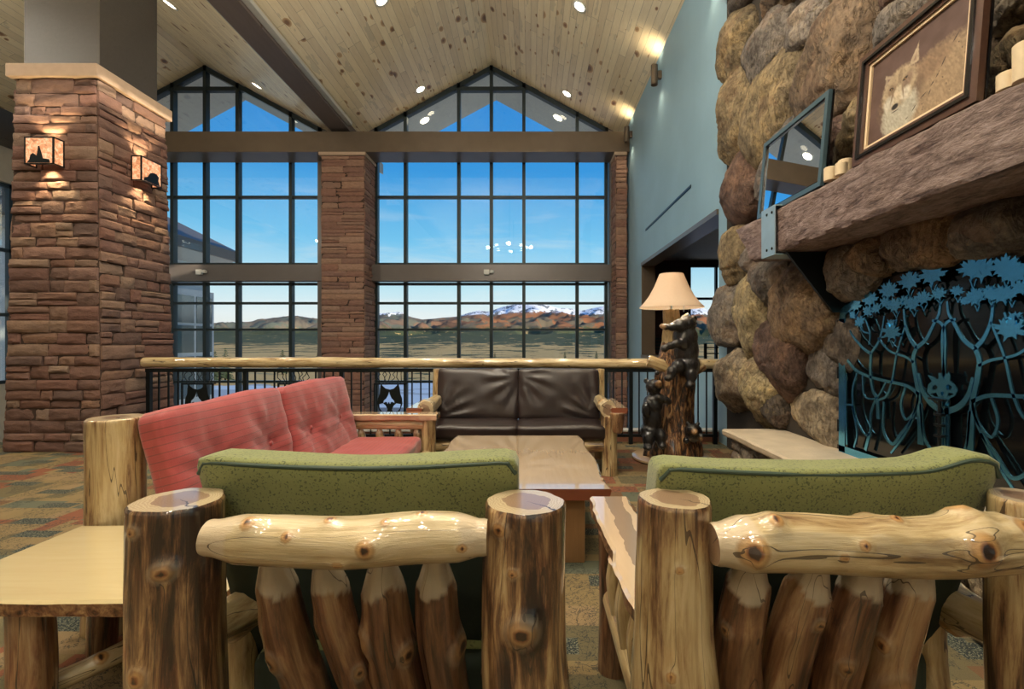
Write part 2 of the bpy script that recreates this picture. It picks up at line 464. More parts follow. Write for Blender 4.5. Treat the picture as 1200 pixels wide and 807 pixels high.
# stone
def stonemat(name, dark=1.0, sc=1.0):
    t = NT(name); p = t.pos(); tint = t.attr('tint', 'Color')
    f = t.noise(t.map(p, (1, 1, 2)), 11 * sc, 6, .65); g = t.noise(p, 70 * sc, 5, .7)
    c = t.mix(f, tuple([.55 * dark] * 3), tuple([1.35 * dark] * 3)); col = t.mix(1.0, tint, c, 'MULTIPLY')
    nr = t.bump(t.m_('ADD', t.m_('MULTIPLY', f, 1.0), t.m_('MULTIPLY', g, .3)), .02, .8)
    return t.bsdf(col, .85, 0, nr, spec=.3)
M['ledgestone'] = stonemat('sandstone_ledgestone')
def bouldermat():
    t = NT('river_boulder'); p = t.pos(); tint = t.attr('tint', 'Color')
    f = t.noise(p, 3.2, 6, .62, .5); g = t.noise(p, 24, 6, .7); h = t.noise(p, 110, 4, .7)
    col = t.mix(1.0, tint, t.ramp(f, [(.32, (.4, .38, .38)), (.5, (.95, .95, .95)), (.66, (1.5, 1.4, 1.2))]), 'MULTIPLY')
    col = t.mix(1.0, col, t.ramp(g, [(.36, (.55, .5, .47)), (.52, (1, 1, 1)), (.66, (1.25, 1.2, 1.1))]), 'MULTIPLY')
    lich = t.m_('GREATER_THAN', t.noise(p, 7.5, 5, .7), .63); col = t.mix(t.m_('MULTIPLY', lich, .25), col, (.34, .26, .12))
    rust = t.m_('GREATER_THAN', t.noise(t.map(p, (1, 1, 1), (5, 3, 1)), 2.3, 3), .58); col = t.mix(t.m_('MULTIPLY', rust, .2), col, (.22, .11, .06))
    wr = t.noise(t.map(p, (1, 1, .4), (0, 0, 0), (.6, .3, 0)), 9, 5, .6, 2.0)
    cr = t.m_('ABSOLUTE', t.m_('SUBTRACT', wr, .5)); crk = t.m_('LESS_THAN', cr, .006)
    col = t.mix(t.m_('MULTIPLY', crk, .6), col, (.03, .022, .016))
    hh = t.m_('ADD', t.m_('MULTIPLY', g, .9), t.m_('MULTIPLY', h, .25)); hh = t.m_('ADD', hh, t.m_('MULTIPLY', t.m_('MINIMUM', cr, .05), 9.0))
    return t.bsdf(col, .72, 0, t.bump(hh, .03, .85), spec=.35)
M['boulder'] = bouldermat()
M['mortar'] = plain('dark_mortar', (.035, .028, .022), .95, bump=.004)
M['mortar_wall'] = plain('brown_mortar', (.05, .03, .022), .95)
M['limestone'] = plain('sandstone_cap', (.45, .33, .24), .8, scale=14, bump=.004)
M['hearthslab'] = plain('flagstone_hearth', (.5, .42, .31), .75, scale=6, var=.25, bump=.012)

# paints, metals
M['wall_blue'] = plain('blue_grey_plaster', (.24, .39, .5), .55, scale=1.2, var=.14, bump=.001)
M['wall_gen'] = plain('warm_grey_plaster', (.5, .45, .36), .8)
M['column_paint'] = plain('brown_grey_paint', (.048, .041, .035), .4, scale=30, var=.25, bump=.003)
M['brown_metal'] = plain('bronze_painted_steel', (.13, .098, .07), .35, .3, scale=3, var=.2, bump=0)
M['jamb'] = plain('grey_brown_steel', (.14, .125, .12), .35, .2, scale=3, bump=0)
M['mullion'] = plain('dark_green_mullion', (.018, .03, .034), .4, .3, bump=0)
M['black_metal'] = plain('black_steel', (.012, .016, .018), .35, .6, bump=0)
M['white'] = plain('white_plastic', (.75, .75, .72), .4, bump=0)
M['trimlight'] = plain('pale_trim', (.5, .5, .47), .4, bump=0)
M['curb'] = plain('red_brown_curb', (.24, .1, .06), .6, scale=14)
M['beam'] = slabmat('stained_glulam', (.17, .13, .115), (.1, .08, .072), axis=1, knots=True, rough=.6, coat=0.0)
def mantelmat():
    t = NT('rough_hewn_mantel'); p = t.pos()
    f = t.noise(t.map(p, (1.6, .5, 2)), 10, 7, .7, 1.0); g = t.noise(t.map(p, (1, .5, 2.2)), 48, 5, .7, .6)
    w = t.m_('ADD', t.m_('MULTIPLY', f, .65), t.m_('MULTIPLY', g, .4))
    col = t.ramp(w, [(.38, (.025, .014, .011)), (.46, (.11, .065, .055)), (.54, (.21, .145, .125)), (.66, (.34, .26, .24))])
    return t.bsdf(col, .55, 0, t.bump(w, .03, 1.0), coat=.1, coat_r=.4)
M['mantel'] = mantelmat()
M['strap'] = plain('reflection_tinted_strap', (.36, .5, .58), .42, .5, scale=12, bump=.001)  # pale blue reflected light on the strap put into its base colour
M['screen'] = plain('sky_tinted_steel', (.14, .5, .82), .2, .95, scale=5, var=.2, bump=.0005)  # blue of the reflected sky put into the base colour
M['screenback'] = plain('smoked_screen_mesh', (.003, .004, .005), .1, 0, bump=0, spec=.6)
M['soot'] = plain('sooty_firebrick', (.02, .018, .016), .9)

def glassmat():
    t = NT('window_glass')
    g = t.n('BsdfGlossy', {'Color': (1, 1, 1), 'Roughness': .003}); tr = t.n('BsdfTransparent', {'Color': (.96, .985, .98)})
    f = t.n('Fresnel', {'IOR': 1.45})
    mx = t.n('MixShader', {0: t.m_('MULTIPLY', f.outputs[0], .8), 1: tr, 2: g}); t.n('OutputMaterial', {0: mx}); return t.m
M['glass'] = glassmat()

# carpet
def carpetmat():
    t = NT('patchwork_leaf_carpet'); p = t.map(t.pos(), (1, 1, 1), (0, 0, 0), (0, 0, .02))
    stops = [(0, (.21, .155, .075)), (.2, (.13, .11, .06)), (.34, (.22, .16, .08)), (.5, (.2, .08, .045)), (.62, (.11, .12, .085)), (.76, (.24, .17, .09)), (.88, (.15, .085, .045))]
    def bricks(vec, w, h, off, sc):
        b = t.n('TexBrick', {'Vector': vec, 'Color1': (0, 0, 0), 'Color2': (1, 1, 1), 'Mortar': (0, 0, 0), 'Scale': sc, 'Mortar Size': 0.0, 'Brick Width': w, 'Row Height': h})
        b.offset = off; return b.outputs[0]
    b1 = bricks(p, .42, .24, .37, 1.0); b2 = bricks(t.map(p, (1, 1, 1), (.2, .08, 0)), .31, .48, .5, 1.0)
    v = t.m_('FRACT', t.m_('ADD', t.m_('MULTIPLY', b1, 3.3), t.m_('MULTIPLY', b2, 2.1)))
    col = t.ramp(v, stops, 'CONSTANT')
    b3 = bricks(t.map(p, (1, 1, 1), (.1, .13, 0)), .26, .11, .61, 1.0)
    dk = t.m_('LESS_THAN', b3, .11); sp = t.noise(p, 120, 2)
    col = t.mix(dk, col, t.mix(t.m_('GREATER_THAN', sp, .53), (.025, .035, .035), (.17, .17, .12)))
    n1 = t.noise(p, 9, 4, .55, 2.2); ln = t.m_('LESS_THAN', t.m_('ABSOLUTE', t.m_('SUBTRACT', n1, .5)), .012)
    n2 = t.noise(t.map(p, (1, 1, 1), (4, 2, 0)), 15, 3, .6, 1.5); l2 = t.m_('LESS_THAN', t.m_('ABSOLUTE', t.m_('SUBTRACT', n2, .5)), .013)
    msk = t.m_('GREATER_THAN', t.noise(p, 2.7, 2), .46)
    col = t.mix(t.m_('MULTIPLY', t.m_('MULTIPLY', t.m_('MAXIMUM', ln, l2), msk), .8), col, (.03, .035, .035))
    col = t.mix(t.m_('MULTIPLY', t.m_('GREATER_THAN', t.noise(p, 260, 2), .55), .22), col, (.03, .025, .02))
    return t.bsdf(col, .95, 0, t.bump(t.noise(p, 300, 2), .004, .6), spec=.15)
M['carpet'] = carpetmat()

# fabrics
def greenmat():
    t = NT('speckled_green_fabric'); p = t.pos()
    n = t.noise(p, 170, 3, .6); n2 = t.noise(p, 9, 3); w = t.noise(p, 400, 1)
    base = t.mix(n2, (.155, .175, .055), (.225, .245, .09))
    th = t.m_('ADD', t.m_('MULTIPLY', n2, .12), .53)
    col = t.mix(t.m_('MULTIPLY', t.m_('GREATER_THAN', n, th), .78), base, (.015, .025, .012))
    col = t.mix(t.m_('MULTIPLY', w, .3), col, (.3, .32, .15))
    return t.bsdf(col, .8, 0, t.bump(n, .002, .6), sheen=.25, spec=.3)
M['green'] = greenmat()
M['green_trim'] = plain('blue_green_piping', (.04, .07, .05), .6)
M['green_shaded'] = plain('shade_painted_cushion_back', (.022, .035, .024), .85)  # darker green with the shade behind the spindles put into the colour
def redmat():
    t = NT('red_striped_fabric'); st = t.attr('stripe', 'Fac'); p = t.obj()
    f = t.m_('FRACT', t.m_('DIVIDE', st, .036)); line = t.m_('LESS_THAN', f, .16)
    n = t.noise(p, 12, 3); w = t.noise(p, 300, 2)
    col = t.mix(n, (.29, .028, .032), (.37, .047, .048)); col = t.mix(t.m_('MULTIPLY', line, .75), col, (.13, .02, .02))
    f2 = t.m_('FRACT', t.m_('DIVIDE', st, .012)); col = t.mix(t.m_('MULTIPLY', t.m_('LESS_THAN', f2, .3), .18), col, (.2, .03, .03))
    col = t.mix(t.m_('MULTIPLY', w, .15), col, (.7, .25, .2))
    return t.bsdf(col, .6, 0, t.bump(t.m_('ADD', line, w), .002, .4), sheen=.3)
M['red'] = redmat()
def leathermat():
    t = NT('dark_brown_leather'); p = t.obj(); n = t.noise(p, 4, 4)
    col = t.mix(n, (.013, .008, .008), (.028, .017, .016))
    vo = t.n('TexVoronoi', {'Vector': p, 'Scale': 260.0}).outputs[0]
    return t.bsdf(col, .33, 0, t.bump(vo, .0012, .3), coat=.08, coat_r=.3)
M['leather'] = leathermat()

def bearmat():
    t = NT('glossy_carved_bear'); p = t.pos(); k = t.attr('tan', 'Fac')
    n = t.noise(t.map(p, (1, 1, .4)), 60, 4, .6, .5)
    col = t.mix(n, (.002, .002, .003), (.01, .01, .013)); col = t.mix(k, col, (.38, .22, .1))
    return t.bsdf(col, .3, 0, t.bump(n, .012, 1.0), coat=.6, coat_r=.12)
M['bear'] = bearmat()
def trunkmat():
    t = NT('carved_stump'); lc = t.attr('lc'); p = t.pos()
    n = t.noise(t.map(lc, (1, 1, .25)), 17, 6, .65, 1.6); sep = t.n('SeparateXYZ', {0: p}).outputs[2]
    col = t.ramp(n, [(.42, (.01, .005, .003)), (.49, (.09, .035, .014)), (.56, (.32, .16, .065)), (.68, (.52, .34, .16))])
    top = t.m_('GREATER_THAN', t.m_('ADD', sep, t.m_('MULTIPLY', n, .1)), 1.32)
    col = t.mix(t.m_('MULTIPLY', top, .8), col, t.mix(n, (.3, .2, .08), (.72, .56, .3)))
    return t.bsdf(col, .35, 0, t.bump(n, .04, 1.0), coat=.5, coat_r=.15)
M['trunk'] = trunkmat()
def shademat():
    t = NT('parchment_shade'); n = t.noise(t.obj(), 60, 3)
    d = t.n('BsdfDiffuse', {'Color': t.mix(n, (.74, .62, .48), (.84, .72, .58))}); tr = t.n('BsdfTranslucent', {'Color': (.75, .55, .36)})
    t.n('OutputMaterial', {0: t.n('MixShader', {0: .35, 1: d, 2: tr})}); return t.m
M['shade'] = shademat()
def emis(name, col, st, base=(.8, .8, .8)):
    t = NT(name); return t.bsdf(base, .4, em=col, es=st)
M['lens'] = emis('lit_downlight_lens', (1, .86, .62), 14)
def micamat():
    t = NT('amber_mica'); n = t.noise(t.pos(), 22, 5, .6, .8)
    c = t.ramp(n, [(.35, (.28, .07, .03)), (.5, (.85, .36, .16)), (.65, (1, .72, .48))])
    return t.bsdf((.4, .2, .1), .4, em=c, es=.9)
M['mica'] = micamat()
M['candle'] = plain('cream_wax', (.72, .58, .38), .45, bump=.001, scale=30)
M['frame_brown'] = plain('carved_brown_frame', (.085, .042, .028), .3, scale=40, var=.4, coat=.4)
M['frame_black'] = plain('black_gloss_frame', (.008, .008, .01), .15, coat=.6, bump=0)
M['frame_blue'] = plain('blue_grey_frame', (.07, .12, .15), .3, .2, bump=0)
M['fillet'] = plain('cream_fillet', (.8, .62, .4), .4, bump=0)
M['mat_board'] = plain('beige_mat_board', (.6, .45, .28), .8, bump=0)
def paintmat(name, rough):
    t = NT(name); c = t.attr('paint', 'Color'); return t.bsdf(c, rough, 0, None, coat=.0, spec=.3)
M['painting'] = paintmat('wolf_painting', .6)
def picglass():
    t = NT('picture_glass'); g = t.n('BsdfGlossy', {'Color': (1, 1, 1), 'Roughness': .01}); tr = t.n('BsdfTransparent', {'Color': (1, 1, 1)})
    f = t.n('Fresnel', {'IOR': 1.5}); mx = t.n('MixShader', {0: f.outputs[0], 1: tr, 2: g}); t.n('OutputMaterial', {0: mx}); return t.m
M['picglass'] = picglass()
M['walnut'] = plain('dark_walnut_panel', (.06, .025, .018), .4, scale=5, var=.4)
M['side_ceiling'] = plain('grey_side_ceiling', (.3, .32, .32), .7)
M['log_plank'] = slabmat('cedar_leg_block', (.36, .2, .085), (.2, .1, .04), axis=2, knots=False, rough=.35, coat=.15)
M['log_disc'] = slabmat('pale_wood_disc', (.62, .44, .24), (.5, .34, .18), axis=0, knots=False, rough=.3)
# ================================================================ room shell
WX = 2.40           # painted wall / chimney plane on the right
LX = -12.1          # far left wall
YB, YW = -6.0, 12.5 # back wall, window wall
RZ, SL = 8.49, 0.54 # ridge height, roof slope
RIDGES = (-1.03, -8.5)
BEAMX = (-4.92, -4.45)
def tagS(o): o['kind'] = 'structure'; return o
def sbox(name, lo, hi, mat, bev=0.0, parent=None):
    o = MB().box(lo, hi, bev).out(name, mat, parent, smooth=False)
    return tagS(o) if parent is None else o

sbox('floor', (LX - .3, YB, -.25), (WX + 4.3, 6.1, 0), M['carpet'])
sbox('wall_back', (LX - .3, YB - .25, -.25), (WX + .3, YB, 9), M['wall_gen'])
# left wall with a tall window (only a sliver shows past the pier)
mb = MB()
mb.box((LX - .3, YB, -3.6), (LX, 7.0, 6.7)).box((LX - .3, 7.0, 4.95), (LX, YW + .1, 6.7)).box((LX - .3, 7.0, -3.6), (LX, YW + .1, .3))
tagS(mb.out('wall_left', M['wall_gen'], smooth=False))
mb = MB()
for y in (7.0, 8.4, 9.8, 11.2, 12.4): mb.box((LX - .18, y - .04, .3), (LX - .08, y + .04, 4.95))
for z in (.34, 1.9, 3.4, 4.9): mb.box((LX - .18, 7.0, z - .04), (LX - .08, 12.4, z + .04))
w = empty('window_3', (LX, 9.7, .3)); tagS(w)
mb.out('window_frame', M['mullion'], w, smooth=False)
MB().box((LX - .135, 7.0, .3), (LX - .125, 12.4, 4.95)).out('pane', M['glass'], w, smooth=False)
# right wall: plane x = WX with an opening into the side room
OP = (6.1, 10.26, .98, 2.97)    # y0,y1,z0,z1
mb = MB()
mb.box((WX, YB, -.25), (WX + .25, -1.0, 6.6)).box((WX, 5.801, 2.97), (WX + .25, OP[0], 6.6)).box((WX, OP[1], -3.6), (WX + .25, YW + .1, 6.6))
mb.box((WX, OP[0], OP[3]), (WX + .25, OP[1], 6.6)).box((WX, 5.801, OP[2]), (WX + .25, OP[0], OP[3])).box((WX, 5.801, -3.6), (WX + .25, OP[1], OP[2]))
tagS(mb.out('wall_right', M['wall_blue'], smooth=False))
mb = MB()
mb.box((WX - .02, OP[1] - .001, OP[2]), (WX + .27, OP[1] + .02, OP[3]), .004)
mb.box((WX - .03, OP[0], OP[3] - .07), (WX + .27, OP[1] + .02, OP[3] - .0005)).box((WX - .04, OP[0], OP[2] - .05), (WX + .27, OP[1], OP[2] + .02))
tagS(mb.out('trim_1', M['brown_metal'], smooth=False))
# side room behind the opening
sbox('ceiling_side', (WX + .25, 6.0, 3.4), (6.8, YW, 3.6), M['side_ceiling'])
sbox('floor_side', (WX + .25, 6.1, -.25), (6.8, YW, -.01), M['curb'])
sbox('wall_side_right', (6.7, 3.0, -.25), (6.9, YW + .2, 3.6), M['walnut'])
sbox('wall_side_near', (3.2, 5.8, -.25), (6.8, 6.0, 3.6), M['walnut'])
mb = MB(); WS = (4.15, 6.3, .45, 3.25)
mb.box((WX + .25, YW, -.25), (WS[0], YW + .2, 3.6)).box((WS[1], YW, -.25), (6.9, YW + .2, 3.6)).box((WS[0], YW, WS[3]), (WS[1], YW + .2, 3.6)).box((WS[0], YW, -.25), (WS[1], YW + .2, WS[2]))
tagS(mb.out('wall_side_far', M['walnut'], smooth=False))
w = tagS(empty('window_4', (5.2, YW, WS[2])))
mb = MB()
for x in (WS[0], 4.85, 5.55, WS[1]): mb.box((x - .03, YW - .03, WS[2]), (x + .03, YW + .06, WS[3]))
for z in (WS[2], 2.4, WS[3]): mb.box((WS[0], YW - .03, z - .03), (WS[1], YW + .06, z + .03))
mb.out('window_frame', M['mullion'], w, smooth=False)
MB().box((WS[0], YW + .01, WS[2]), (WS[1], YW + .02, WS[3])).out('pane', M['glass'], w, smooth=False)
t = empty('louvre_screen', (3.2, 10.9, 0), 'low dark louvred screen seen through the wall opening beside the lamp shade', 'screen')
for i in range(6): MB().box((2.72, 10.88, .95 + i * .075), (3.65, 10.93, .985 + i * .075)).out('slat', M['mullion'], t, smooth=False)
for x in (2.66, 3.65): MB().box((x, 10.87, 0), (x + .06, 10.95, 1.42)).out('post', M['black_metal'], t, smooth=False)
t = empty('guard_rail', (4.6, 10.4, 0), 'black horizontal-bar guard rail in front of the side room window', 'railing')
for i in range(6): MB().tube([(3.78, 10.4, .5 + i * .13), (6.4, 10.4, .5 + i * .13)], .014, 8).out('bar', M['black_metal'], t)
for x in (3.8, 4.42, 5.1, 5.8, 6.4): MB().box((x - .025, 10.37, 0), (x + .025, 10.43, 1.24)).out('post', M['black_metal'], t, smooth=False)

# ceilings (two gabled bays)
def roof(name, x0, z0, x1, z1, y0, y1, th=.22):
    return tagS(MB().prism([(x0, z0), (x1, z1), (x1, z1 + th), (x0, z0 + th)], 1, y0, y1).out(name, M['ceiling'], smooth=False))
def rz(x, r): return RZ - SL * abs(x - r)
a, b = RIDGES
roof('ceiling', a, RZ, WX + .25, rz(WX + .25, a), YB, YW)
roof('ceiling_left_slope', BEAMX[1] - .12, rz(BEAMX[1] - .12, a), a, RZ, YB, YW)
roof('ceiling_bay', b, RZ, BEAMX[0] + .1, rz(BEAMX[0] + .1, b), YB, YW)
roof('ceiling_bay_left', LX - .3, rz(LX - .3, b), b, RZ, YB, YW)
# outside overhang
def soff(name, x0, z0, x1, z1):
    return tagS(MB().prism([(x0, z0), (x1, z1), (x1, z1 + .3), (x0, z0 + .3)], 1, YW + .12, YW + 1.75).out(name, M['side_ceiling'], smooth=False))
for i, r in enumerate(RIDGES):
    soff('roof_overhang', r, RZ - .02, r + 4.1, RZ - .02 - SL * 4.1); soff('roof_overhang', r - 4.1, RZ - .02 - SL * 4.1, r, RZ - .02)

# valley beam and its pale edge trim
mb = MB().box((BEAMX[0], YB, 6.46), (BEAMX[1], YW - .1, 7.0), .015)
tagS(mb.out('trim_2', M['beam'], smooth=False))
mb = MB().box((BEAMX[1] + .002, YB, 6.52), (BEAMX[1] + .12, YW - .9, 6.6), .008).box((BEAMX[0] - .05, YB, 6.5), (BEAMX[0] - .002, YW - .9, 6.56), .008)
tagS(mb.out('trim_3', M['trimlight'], smooth=False))
# lintel across both bays
mb = MB().box((LX, 11.6, 5.88), (WX, 12.3, 6.38), .01)
tagS(mb.out('trim_4', M['brown_metal'], smooth=False))
# eave beam at the left wall
tagS(MB().box((LX, YB, 5.75), (LX + .5, YW, 6.4), .01).out('trim_5', M['column_paint'], smooth=False))

# window walls
def window(nm, r, x0, x1):
    w = tagS(empty(nm, (r, YW, -3.6)))
    xs = [r + d for d in (-3.0, -2.24, -.85, 0, .85, 2.24, 3.0)]
    mb = MB()
    for x in xs:
        zt = RZ - SL * abs(x - r) - .02
        mb.box((x - .042, YW - .06, -3.6), (x + .042, YW + .1, zt))
    for z in (6.16, 5.05, 3.3, 2.78, 2.28, 1.59, .23, -.9, -2.2, -3.55):
        mb.box((xs[0], YW - .05, z - .03), (xs[-1], YW + .09, z + .03))
    mb.box((xs[2] - .4, YW - .05, 7.82), (xs[4] + .4, YW + .09, 7.92))
    for sgn in (-1, 1):   # raked head members under the roof
        xa, xb = r, r + sgn * 3.05
        za, zb = RZ - .02, RZ - .02 - SL * 3.05
        mb.prism([(xa, za - .13), (xb, zb - .13), (xb, zb), (xa, za)][::1 if sgn > 0 else -1], 1, YW - .06, YW + .1)
    mb.out('window_frame', M['mullion'], w, smooth=False)
    # panes: one mesh per window
    g = MB(); zt = lambda x: RZ - SL * abs(x - r) - .05
    g.prism([(xs[0], -3.6), (xs[-1], -3.6), (xs[-1], zt(xs[-1])), (r, RZ - .05), (xs[0], zt(xs[0]))], 1, YW + .02, YW + .03)
    g.out('pane', M['glass'], w, smooth=False)
    # blocking between frame and piers, and the raked wedge above
    MB().box((x0, YW - .35, 2.82), (x1, YW - .06, 3.24), .01).out('transom_beam', M['jamb'], w, smooth=False)
    MB().box((x0, YW - .3, -3.6), (xs[0] - .055, YW - .0, 6.4)).box((xs[-1] + .055, YW - .3, -3.6), (x1, YW - .0, 6.4)).out('jamb', M['jamb'], w, smooth=False)
    return w
window('window_1', RIDGES[0], -4.3, 2.3)
window('window_2', RIDGES[1], -12.1, -4.9)
mb = MB()
for r in RIDGES:
    for s in (-1, 1):
        xa, xb = r + s * 3.05, r + s * 3.7
        z1, z2 = RZ - SL * 3.05, RZ - SL * 3.7
        mb.prism([(xa, 6.3), (xb, 6.3), (xb, z2), (xa, z1)][::1 if s > 0 else -1], 1, YW - .03, YW + .08)
tagS(mb.out('wall_front', M['jamb'], smooth=False))
# floor edge at the balcony
mb = MB().box((-4.9, 6.1, -.25), (WX, 6.22, .13), .008)
tagS(mb.out('trim_6', M['curb'], smooth=False))
tagS(MB().box((-4.9, 6.08, .13), (WX, 6.24, .155), .006).out('trim_7', M['trimlight'], smooth=False))
sbox('floor_lower', (LX, 6.2, -3.75), (WX + .3, YW, -3.6), M['side_ceiling'])
sbox('wall_lower', (LX, 6.1, -3.6), (WX, 6.2, -.25), M['wall_gen'])
t = tagS(MB().box((WX - .012, 7.15, 3.585), (WX - .001, 9.96, 3.625)).out('trim_8', M['black_metal'], smooth=False))

# ---------------------------------------------------------------- stone courses
def courses(mb, tints, face, w0, w1, z0, z1, rows, lens, seed, prot=.03, gap=.006, pal=None, nu=7, nv=5):
    """irregular split-face stones; face(u 0..1,z,depth)->xyz"""
    R = random.Random(seed); z = z0
    while z < z1 - .01:
        h = min(R.uniform(*rows), z1 - z)
        if z1 - z - h < rows[0] * .6: h = z1 - z
        W = w0 + (w1 - w0) * (z - z0) / (z1 - z0); x = 0
        while x < W - .001:
            l = R.uniform(*lens)
            if W - x - l < lens[0] * .7: l = W - x
            subs = [(z, h)]
            if h > rows[0] * 1.7 and R.random() < .45: k = R.uniform(.4, .6) * h; subs = [(z, k), (z + k, h - k)]
            for zz, hh in subs:
                p = R.uniform(0, prot); c = R.choice(pal); q0 = R.uniform(.72, 1.2); c = [v * (.72 + .28 * q0) * .75 for v in c]; q = R.uniform(.96, 1.05); c = [c[0] * q, c[1], c[2] / q]
                V = []; F = []; sd = R.uniform(0, 99)
                tu, tv = R.uniform(-.006, .006), R.uniform(-.006, .006)
                A = np.array([[i / nu, j / nv] for j in range(nv + 1) for i in range(nu + 1)])
                nz = fbm(np.c_[A[:, 0] * l * 22 + sd, A[:, 1] * hh * 30, np.zeros(len(A)) + sd], 3)
                for k_, (a_, b_) in enumerate(A):
                    edge = min(a_ * l, (1 - a_) * l, b_ * hh, (1 - b_) * hh)
                    d = .012 + p + nz[k_] * .016 + tu * (a_ - .5) * 2 + tv * (b_ - .5) * 2
                    if edge < 1e-6: d -= .016
                    V.append(face((x + gap / 2 + a_ * (l - gap)) / W, zz + gap / 2 + b_ * (hh - gap), d))
                n0 = len(V)
                for j in range(nv):
                    for i in range(nu):
                        k_ = j * (nu + 1) + i; F.append([k_, k_ + 1, k_ + nu + 2, k_ + nu + 1])
                rim = [i for i in range(nu + 1)] + [(j + 1) * (nu + 1) - 1 for j in range(1, nv + 1)] + [nv * (nu + 1) + i for i in range(nu - 1, -1, -1)] + [j * (nu + 1) for j in range(nv - 1, 0, -1)]
                for r_ in rim:
                    a_, b_ = A[r_]; V.append(face((x + gap / 2 + a_ * (l - gap)) / W, zz + gap / 2 + b_ * (hh - gap), -.03))
                m = len(rim)
                for i in range(m): F.append([rim[i], n0 + i, n0 + (i + 1) % m, rim[(i + 1) % m]])
                mb.add(V, F); tints += [c] * len(V)
            x += l
        z += h
PAL_PIER = [(.25, .145, .11), (.21, .12, .095), (.29, .18, .135), (.23, .125, .1), (.32, .215, .16), (.19, .12, .1), (.27, .16, .13)]
PAL_PIL = [(.36, .2, .155), (.4, .24, .18), (.32, .18, .14), (.43, .27, .2)]
def stonepier(root, x0b, x1b, y0b, y1b, x0t, x1t, y0t, y1t, z0, z1, sides, rows, lens, seed, pal, prot=.03):
    mb = MB(); tints = []
    L = lambda a, b, z: a + (b - a) * (z - z0) / (z1 - z0)
    def f_front(u, z, d): xa, xb = L(x0b, x0t, z), L(x1b, x1t, z); return (xa + (xb - xa) * u, L(y0b, y0t, z) - d, z)
    def f_right(u, z, d): ya, yb = L(y0b, y0t, z), L(y1b, y1t, z); return (L(x1b, x1t, z) + d, ya + (yb - ya) * u, z)
    def f_left(u, z, d): ya, yb = L(y0b, y0t, z), L(y1b, y1t, z); return (L(x0b, x0t, z) - d, yb - (yb - ya) * u, z)
    def f_back(u, z, d): xa, xb = L(x0b, x0t, z), L(x1b, x1t, z); return (xb - (xb - xa) * u, L(y1b, y1t, z) + d, z)
    for i, s in enumerate(sides):
        f, a, b = {'f': (f_front, x1b - x0b, x1t - x0t), 'r': (f_right, y1b - y0b, y1t - y0t), 'l': (f_left, y1b - y0b, y1t - y0t), 'b': (f_back, x1b - x0b, x1t - x0t)}[s]
        courses(mb, tints, f, a, b, z0, z1, rows, lens, seed + i, prot, pal=pal)
    o = mesh('stone_facing', mb.V, mb.F, M['ledgestone'], root, True, {'tint': ('c', np.array(tints))}, sharp=38)
    V = []
    for z, k in ((z0, 0), (z1, 1)):
        X0, X1, Y0, Y1 = (x0t, x1t, y0t, y1t) if k else (x0b, x1b, y0b, y1b)
        V += [(X0, Y0, z), (X1, Y0, z), (X1, Y1, z), (X0, Y1, z)]
    mesh('mortar_core', V, [[3, 2, 1, 0], [4, 5, 6, 7], [0, 1, 5, 4], [1, 2, 6, 5], [2, 3, 7, 6], [3, 0, 4, 7]], M['mortar_wall'], root, False)
    return o
t = empty('stone_pier', (-5.5, 6.1, 0), 'massive ledgestone pier rising at the left end of the railing', 'pillar')
stonepier(t, -6.1, -4.98, 5.54, 6.68, -5.96, -5.03, 5.54, 6.56, 0, 4.32, 'frl', (.09, .17), (.14, .5), 11, PAL_PIER, .03)
MB().box((-6.02, 5.47, 4.32), (-4.97, 6.63, 4.47), .012).out('cap', M['limestone'], t, smooth=False)
MB().box((-5.94, 5.6, 4.47), (-5.05, 6.46, 6.58), .006).out('painted_column', M['column_paint'], t, smooth=False)
for nm, lab, x0, x1, sd in (('brick_pilaster', 'slim red-brown stone pilaster between the two tall windows', -5.1, -4.06, 31), ('brick_pilaster', 'narrow red-brown stone pilaster in the corner beside the blue-grey wall', 2.08, 2.34, 41)):
    t = empty(nm, ((x0 + x1) / 2, 12, -3.6), lab, 'pillar', 'stone pilasters at the window wall')
    stonepier(t, x0, x1, 11.65, 12.45, x0, x1, 11.65, 12.45, -3.6, 5.8, 'frl', (.09, .2), (.3, .7), sd, PAL_PIL, .02)
    MB().box((x0 - .05, 11.58, 5.8), (x1 + (.05 if x1 < 2 else -.01), 12.4, 5.879), .01).out('cap', M['limestone'], t, smooth=False)
# motion sensors on the transoms
for x, lab in ((-8.35, 'small white motion sensor on the transom of the left window'), (-1.07, 'small white motion sensor on the transom of the wide middle window')):
    t = empty('motion_sensor', (x, YW - .35, 3.03), lab, 'sensor', 'motion sensors on the transoms')
    MB().box((x - .12, YW - .44, 2.97), (x + .02, YW - .35, 3.1), .015).out('housing', M['white'], t)
    MB().lathe((x + .08, YW - .39, 3.04), [(.05, -.03), (.065, 0), (.055, .035), (.02, .055)], 16).out('dome', M['white'], t)
# ---------------------------------------------------------------- railing
RY = 5.97
t = empty('balcony_railing', (-1.1, RY, 0), 'balcony railing with peeled log handrail and black balusters in front of the windows', 'railing')
rx = [(175 + 112.8 * i - CX) / FX * RY for i in range(7)]; rx[6] = 2.3
V, F, A = logmesh([(rx[0] - .06, RY, 1.02), (-2.4, RY, 1.018), (0, RY, 1.01), (rx[-1] + .04, RY, 1.0)], [.062, .064, .06, .064], 5, knots=[(.6, -90, .02), (.3, 0, .015)], step=.04, lobes=.04, rough=.02, nt=32)
mesh('handrail', V, F, M['log_pale'], t, True, A)
MB().box((rx[0] - .03, RY - .03, .9), (rx[-1] + .03, RY + .03, .945)).out('top_bar', M['black_metal'], t, smooth=False)
MB().box((rx[0] - .03, RY - .02, .09), (rx[-1] + .03, RY + .02, .125)).out('bottom_bar', M['black_metal'], t, smooth=False)
